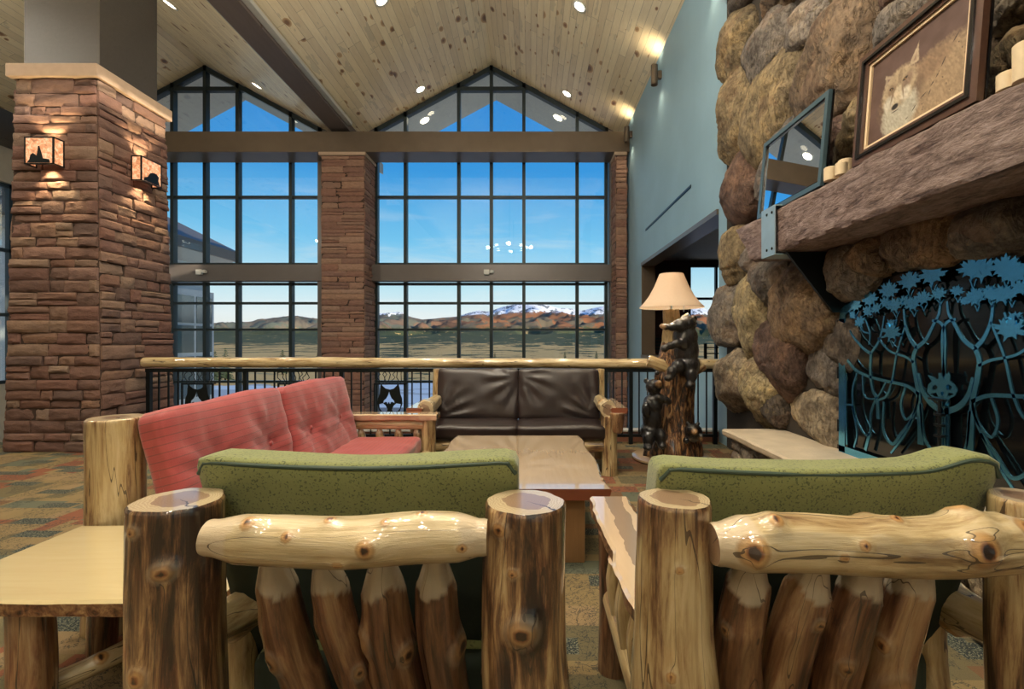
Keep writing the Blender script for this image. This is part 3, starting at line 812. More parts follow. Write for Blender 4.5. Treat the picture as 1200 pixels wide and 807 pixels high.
def husky(cx, cz, s, Y, par):
    out = [(285, 328), (297, 345), (315, 360), (340, 366), (362, 360), (378, 345), (390, 328), (398, 360), (402, 392), (412, 420), (414, 450), (405, 478), (396, 500), (372, 507), (340, 500), (306, 507), (284, 500), (272, 478), (266, 450), (268, 420), (279, 392), (281, 360)]
    dia = [(335, 376), (328, 400), (318, 418), (303, 432), (300, 446), (318, 438), (326, 452), (333, 440), (341, 452), (349, 438), (368, 446), (364, 432), (350, 418), (342, 400)]
    ck1 = [(275, 452), (300, 447), (316, 462), (326, 485), (318, 500), (294, 496), (279, 478)]
    ck2 = [(404, 452), (378, 447), (362, 462), (352, 485), (360, 500), (384, 496), (400, 478)]
    conv = lambda p: (cx + (p[0] - 340) * s, cz - (p[1] - 418) * s)
    V, F = plate('h', [out, dia, ck1, ck2], conv, .006, None, axis=1, a0=Y)
    mesh('husky_face', V, F, M['black_metal'], par, False)
Rb = random.Random(3)
for i in range(7):
    MB().box((rx[i] - .024, RY - .024, 0), (rx[i] + .024, RY + .024, .92)).out('post', M['black_metal'], t, smooth=False)
    if i == 6: break
    a, b = rx[i], rx[i + 1]; c = (a + b) / 2 + .0
    if i in (5,):   # last bay: plain balusters (panel hidden by the lamp)
        for k in range(1, 10):
            x = a + (b - a) * k / 10; MB().box((x - .008, RY - .008, .12), (x + .008, RY + .008, .91)).out('baluster', M['black_metal'], t, smooth=False)
        continue
    for k in (1, 2, 3, 7.3, 8.2, 9.1):
        x = a + (b - a) * k / 10; MB().box((x - .008, RY - .008, .12), (x + .008, RY + .008, .91)).out('baluster', M['black_metal'], t, smooth=False)
    p = MB()
    x0, x1 = c - .2, c + .2
    for bx_ in ((x0, .3, x0 + .018, .76), (x1 - .018, .3, x1, .76), (x0, .742, x1, .76), (x0, .3, x1, .318)): p.box((bx_[0], RY - .01, bx_[1]), (bx_[2], RY + .01, bx_[3]))
    p.box((c - .008, RY - .008, .12), (c + .008, RY + .008, .3))
    fr = p.out('wolf_panel_frame', M['black_metal'], t, smooth=False)
    husky(c, .57, .0021, RY, fr)
    br = MB()
    for k in range(9):
        x = x0 + .02 + k * .045; pts = [(x, RY, .75)]
        for z in (.79, .83, .87, .91): pts.append((x + Rb.uniform(-.028, .028), RY, z))
        br.tube(pts, .005, 6)
    br.out('branch_work', M['black_metal'], t)
# ---------------------------------------------------------------- ceiling lights
def roofz(x):
    r = RIDGES[0] if x > -4.7 else RIDGES[1]; return RZ - SL * abs(x - r), (-SL if x > r else SL)
where = {}
spots = []
for y in (11.9, 8.8, 5.7, 2.6, -.5, -3.6):
    for x in (-2.75, .9): spots.append((x, y))
for y in (11.6, 8.8, 5.7, 2.6): spots.append((-6.65, y))
names = {(-2.75, 11.9): 'recessed downlight nearest the gable window, left of the ridge', (.9, 11.9): 'recessed downlight nearest the gable window, right of the ridge',
         (-2.75, 8.8): 'recessed downlight at the top edge, left of the ridge', (.9, 8.8): 'recessed downlight at the top edge, right of the ridge',
         (-6.65, 11.6): 'recessed downlight over the left bay, close to its gable window', (-6.65, 8.8): 'recessed downlight at the top edge, just right of the painted pier column'}
for x, y in spots:
    z, s = roofz(x)
    vis = (x, y) in names
    if vis:
        t = empty('recessed_downlight', (x, y, z), names[(x, y)], 'ceiling light', 'recessed downlights in the pine ceiling')
        R = Matrix.Translation((0, 0, 0)) @ Matrix.Rotation(-math.atan(s), 4, 'Y')
        for nm, prof, mt in (('trim_ring', [(.105, .01), (.14, -.004), (.14, -.012), (.105, -.012), (.1, .01)], M['white']), ('lens', [(.1, -.006), (.05, -.01), (.001, -.012)], M['lens'])):
            mb = MB().lathe((0, 0, 0), prof[::-1], 24, cap=False)
            V = orient(mb.V, R) + np.array([x, y, z]); mesh(nm, V, mb.F, mt, t)
    l = bpy.data.lights.new('downlight_beam', 'SPOT'); l.energy = 130; l.color = (1, .9, .72); l.spot_size = math.radians(110); l.spot_blend = .8; l.shadow_soft_size = .1
    o = bpy.data.objects.new('downlight_beam', l); COL.objects.link(o); o.location = (x, y, z - .06)
# glowing discs outside standing in for downlight reflections in the glass
for x, lab in ((-2.95, 'round glowing stand-in for a downlight reflection, left of the gable peak'), (.75, 'round glowing stand-in for a downlight reflection, right of the gable peak')):
    z = RZ - .02 - SL * abs(x - RIDGES[0]); y = 13.3
    MBx = MB().lathe((0, 0, 0), [(.1, -.012), (.13, 0)], 20)
    R = Matrix.Rotation(-math.atan(-SL if x > RIDGES[0] else SL), 4, 'Y')
    tag(mesh('reflection_disc', orient(MBx.V, R) + np.array([x, y, z - .01]), MBx.F, M['lens']), lab, 'ceiling light', 'stand-ins for downlight reflections')
# long slot light high in left bay
# right wall up/down cylinders
for y, lab, vis in ((8.78, 'brown cylinder up-and-down light higher and nearer on the blue-grey wall', 1), (11.3, 'brown cylinder up-and-down light beside the window corner on the blue-grey wall', 1), (6.2, '', 0), (3.6, '', 0)):
    if vis:
        t = empty('wall_sconce', (WX, y, 6.17), lab, 'wall light', 'cylinder lights on the blue-grey wall')
        MB().lathe((WX - .13, y, 6.17), [(.05, -.17), (.062, -.18), (.062, .18), (.05, .17)], 20, cap=False).out('cylinder', M['brown_metal'], t)
        MB().box((WX - .07, y - .04, 6.1), (WX - .001, y + .04, 6.24), .005).out('bracket', M['brown_metal'], t)
        MB().lathe((WX - .13, y, 6.17), [(.05, .14), (.001, .141)], 16).out('lens', M['lens'], t)
    for s in (1, -1):
        l = bpy.data.lights.new('sconce_beam', 'SPOT'); l.energy = (18 if s > 0 else 12); l.color = (1, .8, .5); l.spot_size = math.radians(110); l.spot_blend = .9; l.shadow_soft_size = .05
        o = bpy.data.objects.new('sconce_beam', l); COL.objects.link(o); o.location = (WX - .14, y, 6.17 + s * .2)
        if s > 0: o.rotation_euler = (math.pi, 0, 0)
# pier sconces: dark metal boxes with amber mica and a small animal cut-out
def sconce(o_, ux, nx, lab, sil):
    """o_: centre on the wall; ux: along-wall direction; nx: outward"""
    ux, nx = Vector(ux), Vector(nx); up = Vector((0, 0, 1)); c = Vector(o_)
    t = empty('mica_sconce', c, lab, 'wall light', 'amber box sconces on the stone pier')
    W_, H_, D_ = .165, .155, .15
    P = lambda u, v, d: c + ux * u + up * v + nx * d
    def bx(mb, u0, u1, v0, v1, d0, d1):
        vs = [P(u, v, d) for u in (u0, u1) for v in (v0, v1) for d in (d0, d1)]
        mb.add(vs, [[0, 1, 3, 2], [4, 6, 7, 5], [0, 4, 5, 1], [2, 3, 7, 6], [0, 2, 6, 4], [1, 5, 7, 3]])
    f = MB(); e = .014
    for u in (-W_, W_ - e):
        bx(f, u, u + e, -H_, H_, D_ - e, D_); bx(f, u, u + e, -H_, H_, 0.02, .02 + e)
    for v in (-H_, H_ - e):
        bx(f, -W_, W_, v, v + e, D_ - e, D_); bx(f, -W_, -W_ + e, v, v + e, 0.02, D_); bx(f, W_ - e, W_, v, v + e, 0.02, D_)
    bx(f, -.07, .07, -.1, .1, .0, .03)
    fr = f.out('frame', M['black_metal'], t, smooth=False)
    g = MB(); bx(g, -W_ + .006, W_ - .006, -H_ + .006, H_ - .006, D_ - .01, D_ - .006); g.out('mica_front', M['mica'], t, smooth=False)
    for s in (-1, 1):
        g = MB(); bx(g, s * (W_ - .008) - .002, s * (W_ - .008) + .002, -H_ + .006, H_ - .006, .02, D_ - .01); g.out('mica_side', M['mica'], t, smooth=False)
    # silhouette
    n = len(sil); V = [P(u, v, D_ + .001) for u, v in sil] + [P(u, v, D_ + .004) for u, v in sil]
    F = [list(range(n)), list(range(2 * n - 1, n - 1, -1))] + [[i, (i + 1) % n, n + (i + 1) % n, n + i] for i in range(n)]
    mesh('cutout', V, F, M['black_metal'], t, False)
    for s in (1, -1):
        l = bpy.data.lights.new('mica_beam', 'SPOT'); l.energy = 40; l.color = (1, .74, .4); l.spot_size = math.radians(95); l.spot_blend = .5; l.shadow_soft_size = .02
        o = bpy.data.objects.new('mica_beam', l); COL.objects.link(o); o.location = P(0, s * .1, .09)
        if s > 0: o.rotation_euler = (math.pi, 0, 0)
bearsil = [(-.13, -.14), (.13, -.14), (.12, -.1), (.05, -.09), (.035, -.03), (.01, .05), (-.005, .045), (-.01, -.01), (-.02, -.06), (-.06, -.03), (-.09, -.05), (-.1, -.1)]
bearsil2 = [(-.13, -.14), (.13, -.14), (.1, -.08), (.11, -.03), (.07, .0), (.02, .0), (-.03, -.02), (-.07, -.08), (-.12, -.1)]
sconce((-5.51, 5.5, 3.42), (1, 0, 0), (0, -1, 0), 'amber mica box sconce on the front face of the stone pier', bearsil)
sconce((-4.97, 6.08, 3.43), (0, 1, 0), (1, 0, 0), 'amber mica box sconce on the side face of the stone pier', bearsil2)
# unseen ring lamps added above and behind the seating to brighten the room
for cx_, cy_, cz_, en, lab in ((-1.0, 2.6, 5.6, 200, 'unseen ring lamp added above the seating to light the ceiling'), (-1.0, -2.6, 5.2, 75, 'unseen ring lamp added behind the camera to light the room'), (-8.4, 4.0, 5.6, 70, 'unseen ring lamp added in the left bay for light')):
    t = empty('fill_chandelier', (cx_, cy_, cz_), lab, 'fill_chandelier', 'added ring lamps out of view')
    MB().tube([(cx_ + .8 * math.cos(a), cy_ + .8 * math.sin(a), cz_) for a in [2 * math.pi * i / 32 for i in range(33)]], .03, 8).out('ring', M['black_metal'], t)
    MB().tube([(cx_, cy_, cz_), (cx_, cy_, 8.3)], .02, 8).box((cx_ - .8, cy_ - .03, cz_ - .02), (cx_ + .8, cy_ + .03, cz_ + .02)).out('stem', M['black_metal'], t)  # stem and crossbar of the added ring lamp
    for k in range(8):
        a = 2 * math.pi * k / 8; MB().lathe((cx_ + .8 * math.cos(a), cy_ + .8 * math.sin(a), cz_ + .1), [(.001, -.08), (.07, -.05), (.09, 0), (.07, .06), (.001, .08)], 14).out('fill_globe', M['lens'], t)
        if k % 2 == 0:
            l = bpy.data.lights.new('globe_fill_light', 'POINT'); l.energy = en; l.color = (1, .91, .76); l.shadow_soft_size = .07
            o = bpy.data.objects.new('globe_fill_light', l); COL.objects.link(o); o.location = (cx_ + 1.0 * math.cos(a), cy_ + 1.0 * math.sin(a), cz_ + .1)
# ================================================================ furniture
def slab(name, x0, x1, y0, y1, z0, z1, mat, parent, seed=0, live=.012, edges='lr', edgemat=None, prof=None, n=40, bev=.008):
    """board with wavy live edges on the long sides (length along y, or along x if edges='fb')"""
    V = []; F = []
    along_y = edges == 'lr'
    a0, a1, b0, b1 = (y0, y1, x0, x1) if along_y else (x0, x1, y0, y1)
    rows = [(z0, -.010), (z0 + .006, 0), (z1 - bev, .004), (z1, -bev * .7)]
    ring = []
    def edge(t, side, k):
        s = fbm(np.array([[t * 7 + seed * 5 + side * 31, k * 1.7, seed]]), 3)[0]
        v = live * s * 1.7 + (prof(t, side) if prof else 0)
        return v
    loops = []
    for k, (z, off) in enumerate(rows):
        lp = []
        for i in range(n + 1):
            t = i / n; lp.append((a0 + (a1 - a0) * t, b0 - off - edge(t, 0, k if k < 3 else 2), z))
        for i in range(n, -1, -1):
            t = i / n; lp.append((a0 + (a1 - a0) * t, b1 + off + edge(t, 1, k if k < 3 else 2), z))
        loops.append(lp)
    m = len(loops[0])
    for lp in loops:
        for a, b, z in lp: V.append((b, a, z) if along_y else (a, b, z))
    flip = along_y
    for k in range(len(rows) - 1):
        for i in range(m):
            f = [k * m + i, k * m + (i + 1) % m, (k + 1) * m + (i + 1) % m, (k + 1) * m + i]; F.append(f if not flip else f[::-1])
    top = (len(rows) - 1) * m
    for i in range(n):
        for base, up in ((0, 0), (top, 1)):
            f = [base + i, base + i + 1, base + m - 2 - i, base + m - 1 - i]
            if not up: f = f[::-1]
            F.append(f if not flip else f[::-1])
    o = mesh(name, V, F, mat, parent, True, sharp=35)
    if edgemat:
        o.data.materials.append(edgemat)
        for p in o.data.polygons:
            if abs(p.normal.z) < .75: p.material_index = 1
    return o

def put(V, R, loc):
    return np.asarray(V) @ np.array(R.to_3x3()).T + np.array(loc)

# ---- green log chairs seen from behind
def green_chair(label, xl, xr, Y, posts, rail, spind, cush, seed, armr, arml):
    cx = (xl + xr) / 2
    t = empty('log_armchair', (cx, Y + .35, 0), label, 'chair', 'green log armchairs in the foreground')
    for i, (x, r, mat, kn, fl, zt, sd) in enumerate(posts):
        log('back_post', [(x, Y, 0), (x + .004, Y, .3), (x - .004, Y, .65), (x, Y, zt - .008)], r, sd, M[mat], t, knots=[(a, b - 270, c) for a, b, c in kn], flare=fl and [(a, b - 270, c, d) for a, b, c, d in fl], nt=72, step=.01, lobes=.06)
    (xa, xb, yr, zr, rr, mat, kn, fl, sd) = rail
    pts = [(xa + (xb - xa) * k / 4, yr + .004 * math.sin(k * 2.1), zr + .005 * math.sin(k * 1.7 + sd)) for k in range(5)]
    log('top_rail', pts, rr, sd, M[mat], t, knots=[(a, 360 - b, c) for a, b, c in kn], flare=fl, tenon=(.06, .05), tr=.78, nt=72, step=.009, lobes=.06)
    for i, (x, xb_, r, mat, kn, sd) in enumerate(spind):
        log('back_spindle', [(x, 1.0, .835), (x * .5 + xb_ * .5 - .012, 1.09, .6), (xb_, 1.2, .33), (xb_, 1.22, .28)], [r * .8, r, r * 1.04, r], sd, M[mat], t, knots=[(a, b - 270, c) for a, b, c in kn], tenon=(.07, .0), tr=.62, nt=56, step=.009, lobes=.15, rough=.07, flare=[(.25, sd * 40 % 360, .03, .16), (.45, sd * 73 % 360, .03, .2), (.68, sd * 111 % 360, .035, .2)])
    log('lower_back_rail', [(xl, 1.2, .27), (cx, 1.21, .265), (xr, 1.2, .27)], [.05, .052, .05], seed + 40, M['log_mid'], t)
    log('front_rail', [(xl + .03, Y + .78, .3), (xr - .03, Y + .78, .3)], [.05, .052], seed + 41, M['log_mid'], t)
    for j, x in enumerate((xl, xr)):
        log('front_leg', [(x, Y + .8, 0), (x + .004, Y + .8, .3), (x, Y + .8, .575)], [.062, .058, .06], seed + 43 + j, M['log_red'], t, knots=[(.75, 200, .014)])
        log('side_rail', [(x, Y + .06, .3), (x, Y + .74, .3)], [.048, .05], seed + 45 + j, M['log_mid'], t)
        for k, yy in enumerate((.24, .42, .6)):
            log('arm_spindle', [(x, Y + yy, .31), (x - .012, Y + yy + .01, .45), (x, Y + yy, .585)], [.04, .046, .034], seed + 50 + j * 3 + k, M['log_mid'], t, knots=[(.5, 180, .012)], tenon=(0, .05))
        kind = (arml, armr)[j]
        if kind == 'slab':
            slab('armrest', x - .07, x + .075, Y + .05, Y + .93, .58, .632, M['slab_arm'], t, seed + j, .012, edgemat=M['bark'])
        else:
            log('armrest', [(x, Y + .06, .6), (x + .02, Y + .26, .575), (x - .005, Y + .5, .61), (x, Y + .9, .6)], [.045, .06, .05, .055], seed + 60 + j, M['log_pale'], t, knots=[(.3, 90, .03), (.22, 200, .025)], lobes=.15)
    # seat and back cushions
    (c0, c1, zt_, bulgeR) = cush
    V, F = cushion(xr - xl - .1, .15, .66, puff=.35, seed=seed)
    V = put(V, Euler((math.radians(-90), 0, 0)).to_matrix(), (cx, Y + .5, .405))
    sc2 = mesh('seat_cushion', V, F, M['green'], t); sc2.data.materials.append(M['green_shaded'])
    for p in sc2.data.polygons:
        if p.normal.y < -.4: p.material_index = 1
    w = c1 - c0; h = .66
    V, F = cushion(w, .135, h, puff=.2, seed=seed + 3, wr=.002, rr=.4)
    # corner ears on the top
    uu = V[:, 0] / (w / 2)
    V[:, 2] += (V[:, 2] > 0) * (bulgeR * np.exp(-((uu - .82) / .16) ** 2) - .012 * np.cos(uu * 2))
    R = Matrix(((1, 0, 0), (0, 1, -.34), (0, 0, 1)))
    loc = np.array(((c0 + c1) / 2, 1.285, zt_ - .325))
    V2 = put(V, R, loc)
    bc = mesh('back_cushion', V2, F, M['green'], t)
    bc.data.materials.append(M['green_shaded'])
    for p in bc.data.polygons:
        if p.normal.y < -.5 and p.center.z < .83: p.material_index = 1  # shade below the top rail painted on the lower rear faces
    # piping along the upper rear and front edges
    for sy in (-1,):
        pts = []
        for k in range(41):
            u = -1 + 2 * k / 40; x = u * (w / 2 - .006); zz = h / 2 - .012 + bulgeR * math.exp(-((u - .82) / .16) ** 2) - .012 * math.cos(u * 2)
            if abs(u) > .93: zz -= ((abs(u) - .93) / .07) ** 2 * .03
            pts.append((x, sy * .056, zz))
        mb = MB().tube([tuple(q) for q in put(np.array(pts), R, loc)], .0055, 8)
        mb.out('piping', M['green_trim'], bc)
    return t
green_chair('log armchair with green cushion left of centre, streaky reddish posts', -.776, -.011, 1.05,
    [(-.772, [.1, .092, .087, .086], 'log_dark', [(.62, 262, .014), (.86, 290, .016), (.96, 250, .01), (.42, 290, .014)], [(.5, 320, .3, .16)], .935, 61),
     (-.011, [.1, .094, .09, .086], 'log_dark', [(.72, 268, .022), (.965, 235, .013), (.86, 255, .009), (.56, 160, .014)], [(.72, 265, .05, .06), (.45, 345, .12, .08)], .93, 67)],
    (-.638, -.095, .955, .884, [.046, .05, .05, .049, .046], 'log_pale', [(.32, 300, .009), (.16, 325, .012), (.6, 275, .014), (.66, 330, .008), (.93, 265, .008), (.45, 345, .01), (.78, 350, .009), (.5, 240, .008)], [(.16, 30, .04, .08), (.6, 80, .05, .07), (.8, 20, .06, .06)], 71),
    [(-.543, -.53, .05, 'log_red', [(.35, 300, .018), (.55, 330, .014), (.62, 260, .01)], 73), (-.436, -.39, .045, 'log_red', [(.6, 280, .01), (.4, 230, .01)], 74),
     (-.3125, -.305, .048, 'log_red', [(.3, 340, .02), (.35, 210, .016), (.6, 280, .008)], 75), (-.2, -.19, .047, 'log_red', [(.33, 200, .02), (.62, 300, .018), (.8, 250, .012)], 76)],
    (-.79, -.03, 1.0, 0), 80, 'log', 'log')
green_chair('log armchair with green cushion at the right, pale rail and slab armrest', .323, 1.105, 1.07,
    [(.323, [.125, .108, .082, .079], 'log_mid', [(.3, 300, .012), (.6, 250, .009), (.85, 262, .008)], [(.12, 300, .25, .35)], .93, 102),
     (1.125, [.086, .082, .08, .078], 'log_mid', [(.55, 250, .012), (.85, 265, .01)], None, .93, 105)],
    (.385, 1.035, .995, .858, [.056, .06, .058, .062, .06], 'log_pale', [(.08, 275, .024), (.17, 330, .012), (.42, 290, .009), (.36, 265, .008), (.56, 350, .01), (.76, 285, .024), (.95, 320, .02), (.8, 20, .022), (.5, 40, .02)], [(.17, 20, .02, .12), (.5, 30, .03, .12), (.82, 25, .03, .2), (.76, 75, .05, .1)], 107),
    [(.466, .5, .048, 'log_red', [(.25, 330, .01)], 108), (.6, .61, .048, 'log_red', [(.2, 250, .01), (.75, 280, .012)], 109),
     (.708, .74, .05, 'log_red', [(.35, 290, .012), (.6, 250, .016)], 110), (.815, .86, .051, 'log_red', [(.45, 280, .028), (.3, 330, .012)], 111)],
    (.3, 1.11, .985, .025), 120, 'log', 'slab')

# ---- pine side table at the left
t = empty('side_table', (-1.4, 1.75, 0), 'low pine side table with bark edge beside the left green chair', 'table')
slab('table_top', -1.9, -.95, 1.44, 2.03, .445, .5, M['slab_table'], t, 3, .004, edges='fb', edgemat=M['bark'])
for x, y, r, m, sd in ((-1.6, 1.53, .058, 'log_red', 131), (-1.03, 1.5, .035, 'log_mid', 132), (-1.75, 1.95, .05, 'log_red', 133), (-1.6, 1.96, .0, '', 0), (-1.05, 1.95, .05, 'log_red', 134), (-1.42, 1.96, .05, 'log_red', 135)):
    if r: log('leg', [(x, y, 0), (x + .006, y, .22), (x, y, .452)], [r, r * 1.05, r], sd, M[m], t, knots=[(.8, 260, .012)])
log('stretcher', [(-1.62, 1.55, .14), (-1.5, 1.72, .15), (-1.42, 1.93, .17)], [.03, .034, .03], 136, M['log_pale'], t, knots=[(.4, 40, .016)])
log('brace', [(-1.18, 1.5, .2), (-1.1, 1.5, .3), (-1.04, 1.5, .4)], [.026, .03, .03], 137, M['log_pale'], t, knots=[(.5, 250, .014)])

# ---- red striped sofa, back along x = -1.72, facing the coffee table
t = empty('red_sofa', (-1.45, 3.2, 0), 'red striped log sofa with tufted cushions on the left', 'sofa')
for i, (x, y, r, mt, sd, kn) in enumerate(((-1.88, 2.165, [.118, .115, .112, .11], 'log_mid', 141, [(.7, 200, .016)]), (-1.8, 4.36, [.1, .1, .095, .095], 'log_mid', 142, []))):
    log('back_post', [(x, y, 0), (x, y, .3), (x + .003, y, .6), (x, y, .93)], r, sd, M[mt], t, knots=kn, flare=[(.5, 290, .3, -.12)], nt=64)
for j, y in enumerate((2.14, 4.34)):
    log('front_leg', [(-.93, y, 0), (-.93, y, .3), (-.93, y, .57 - .06 * (1 - j))], [.07, .066, .066], 144 + j, M['log_mid'], t)
    slab('arm_slab', -1.72, -.84, y - .08, y + .08, .575 - .06 * (1 - j), .63 - .06 * (1 - j), M['slab_coffee'], t, 9 + j, .008, edges='fb')
    log('arm_rail', [(-1.74, y, .53 - .06 * (1 - j)), (-1.3, y, .535 - .06 * (1 - j)), (-.9, y, .53 - .06 * (1 - j))], [.05, .053, .05], 146 + j, M['log_pale'], t)
    for k in range(4):
        log('arm_spindle', [(-1.55 + k * .17, y, .3), (-1.54 + k * .17, y + .008, .4), (-1.55 + k * .17, y, .5 - .05 * (1 - j))], [.034, .04, .03], 150 + j * 4 + k, M['log_mid'], t, nt=24, tenon=(0, .05))
    log('side_rail', [(-1.75, y, .27), (-.95, y, .27)], [.05, .05], 160 + j, M['log_mid'], t)
log('front_rail', [(-.94, 2.15, .25), (-.94, 3.3, .255), (-.94, 4.4, .25)], [.055, .058, .055], 162, M['log_mid'], t)
log('back_rail', [(-1.86, 2.15, .8), (-1.86, 3.3, .805), (-1.83, 4.4, .8)], [.05, .055, .05], 163, M['log_mid'], t)
log('lower_back_rail', [(-1.8, 2.15, .3), (-1.8, 4.4, .3)], [.05, .055], 164, M['log_mid'], t)
for k, (ya, yb) in enumerate(((2.14, 3.19), (3.2, 4.28))):
    L = yb - ya; dm = [(-.27, -.02, .12, .055), (.27, -.02, .12, .055)]
    V, F = cushion(L, .17, .64, puff=.5, seed=20 + k, wr=.007, dimples=dm)
    V[:, 1] += (V[:, 1] < 0) * .007 * fbm(np.c_[V[:, 0] * 13 + k, V[:, 2] * 2.5, V[:, 0] * 0], 3)
    # gathers radiating from the buttons
    for bx_ in (-.27, .27):
        d = np.hypot(V[:, 0] - bx_, V[:, 2] + .02); an = np.arctan2(V[:, 2] + .02, V[:, 0] - bx_)
        V[:, 1] += (V[:, 1] < 0) * .011 * np.sin(an * 9) * np.exp(-((d - .13) / .11) ** 2)
    st = V[:, 2] + 5
    # local: x along sofa, -y = front. rotate so front faces +X and lean back
    R = Euler((0, 0, math.radians(90))).to_matrix() @ Euler((math.radians(-14), 0, 0)).to_matrix()
    lc_ = np.array((-1.655, (ya + yb) / 2, .66))
    V2 = put(V, R, lc_)
    o = mesh('back_cushion', V2, F, M['red'], t, True, {'stripe': ('f', st)})
    for bx_ in (-.27, .27):
        c = put(np.array([[bx_, -.056, -.02]]), R, lc_)[0]
        bm_ = MB().lathe((0, 0, 0), [(.001, .008), (.014, .006), (.018, 0)], 14)
        Vb = put(np.array([(z, x, y) for x, y, z in bm_.V]), Matrix.Identity(3), c); mesh('button', Vb, bm_.F, M['red'], o, True, {'stripe': ('f', np.zeros(len(Vb)) + .02)})
    V, F = cushion(L, .6, .15, puff=.0, seed=24 + k, wr=.004)
    V[:, 2] *= 1 + .12 * (1 - (np.abs(V[:, 0]) / L * 2) ** 2)
    V2 = put(V, Euler((0, 0, math.radians(90))).to_matrix(), (-1.27, (ya + yb) / 2, .355))
    mesh('seat_cushion', V2, F, M['red'], t, True, {'stripe': ('f', V2[:, 0] + 5)})

# ---- leather loveseat in front of the railing
t = empty('leather_loveseat', (-.13, 4.95, 0), 'dark brown leather log loveseat in front of the railing', 'sofa')
for x, sd in ((-1.03, 171), (.76, 172)):
    log('back_post', [(x, 5.28, 0), (x, 5.28, .45), (x + .004, 5.28, .97)], [.06, .055, .052], sd, M['log_mid'], t, nt=32)
    s = -1 if x < 0 else 1
    log('front_leg', [(x + s * .0, 4.6, 0), (x, 4.6, .25), (x, 4.6, .56)], [.075, .068, .07], sd + 4, M['log_mid'], t, knots=[(.9, 250, .02)])
    log('armrest', [(x - s * .04, 5.24, .66), (x - s * .03, 5.0, .655), (x - s * .03, 4.75, .64), (x - s * .02, 4.56, .63)], [.055, .06, .07, .085], sd + 6, M['log_pale'], t, knots=[(.8, 40, .03)], lobes=.12)
    slab('arm_slab', x + (-.14 if s < 0 else .0), x + (0 if s < 0 else .15), 4.5, 5.25, .6, .655, M['slab_coffee'], t, sd, .006, edgemat=M['slab_red'])
    log('arm_post_block', [(x + s * .06, 4.53, .43), (x + s * .06, 4.53, .6)], [.05, .075], sd + 9, M['log_red'], t)
    log('side_rail', [(x, 4.62, .3), (x, 5.25, .3)], [.05, .05], sd + 12, M['log_mid'], t, nt=24)
log('front_rail', [(-1.0, 4.62, .27), (-.13, 4.62, .275), (.74, 4.62, .27)], [.055, .058, .055], 190, M['log_mid'], t)
log('back_rail', [(-1.0, 5.3, .9), (.74, 5.3, .9)], [.05, .05], 191, M['log_mid'], t, nt=24)
for k, (xa, xb) in enumerate(((-1.0, -.128), (-.138, .735))):
    W_ = xb - xa
    V, F = cushion(W_, .15, .56, puff=.35, seed=40 + k, wr=.004)
    # folds gather at the lower outer corner and at the upper inner seam
    side = -1 if k == 0 else 1
    for cxn, czn, am, kk in ((side * W_ / 2, -.28, .02, 17), (-side * W_ / 2, .2, .011, 13)):
        d = np.hypot(V[:, 0] - cxn, (V[:, 2] - czn)); an = np.arctan2(V[:, 2] - czn, V[:, 0] - cxn)
        V[:, 1] += (V[:, 1] < 0) * am * np.sin(an * kk + d * 3) * np.exp(-((d - .22) / .17) ** 2)
    R = Euler((math.radians(-13), 0, 0)).to_matrix()
    o = mesh('back_cushion', put(V, R, ((xa + xb) / 2, 5.14, .712)), F, M['leather'], t)
    V, F = cushion(W_, .58, .13, puff=0, seed=44 + k, wr=.003)
    V[:, 2] *= 1 + .15 * (1 - (np.abs(V[:, 0]) / W_ * 2) ** 2)
    mesh('seat_cushion', put(V, Matrix.Identity(3), ((xa + xb) / 2, 4.84, .405)), F, M['leather'], t)

# ---- coffee table
t = empty('coffee_table', (-.12, 3.45, 0), 'long varnished slab coffee table in the middle of the seating', 'table')
def prof(tt, side):
    # narrower at the far end with a step, flaring to the near end
    v = -.04 * max(0, (tt - .85) / .15) - .014 * math.sin(tt * 11) * (tt > .15)
    return v
slab('table_top', -.67, .445, 2.69, 4.22, .385, .45, M['slab_coffee'], t, 5, .008, edgemat=M['slab_red'], prof=prof, n=70)
for x, y in ((.23, 2.82), (-.45, 2.82), (.2, 4.0), (-.42, 4.0)):
    mbx = MB().box((x - .085, y - .06, 0), (x + .085, y + .06, .386), .012)
    mbx.out('leg', M['log_plank'] if 'log_plank' in M else M['beam'], t)

# ---- bear lamp
LXp, LYp = 1.53, 5.2
t = empty('bear_floor_lamp', (LXp, LYp, 0), 'carved tree stump floor lamp with black bears beside the railing', 'lamp')
V_ = MB().lathe((LXp, LYp, 0), [(.001, 0), (.4, 0), (.42, .015), (.42, .035), (.4, .045), (.001, .046)], 48, cap=False); V_.out('base_disc', M['log_disc'] if 'log_disc' in M else M['slab_table'], t)
V, F, A = logmesh([(LXp, LYp, .04), (LXp + .01, LYp, .5), (LXp + .03, LYp, .9), (LXp + .02, LYp, 1.3), (LXp, LYp, 1.62)], [.27, .225, .2, .19, .2, .16, .115, .085, .085], 203, rough=.16, lobes=.16, nt=120, step=.012, flare=[(.05, 200, .12, .25), (.05, 320, .12, .22), (.05, 90, .12, .2)])
mesh('stump', V, F, M['trunk'], t, True, A)
log('branch_stub', [(LXp - .08, LYp - .05, 1.0), (LXp - .2, LYp - .05, 1.05), (LXp - .26, LYp - .04, 1.07)], [.07, .062, .066], 205, M['log_mid'], t)
log('branch_stub', [(LXp + .1, LYp - .05, .92), (LXp + .25, LYp - .06, 1.0), (LXp + .3, LYp - .06, 1.04)], [.075, .07, .08], 206, M['log_mid'], t)
log('top_branch', [(LXp + .04, LYp - .05, 1.4), (LXp + .12, LYp - .08, 1.52), (LXp + .16, LYp - .1, 1.55)], [.045, .04, .042], 207, M['log_pale'], t)
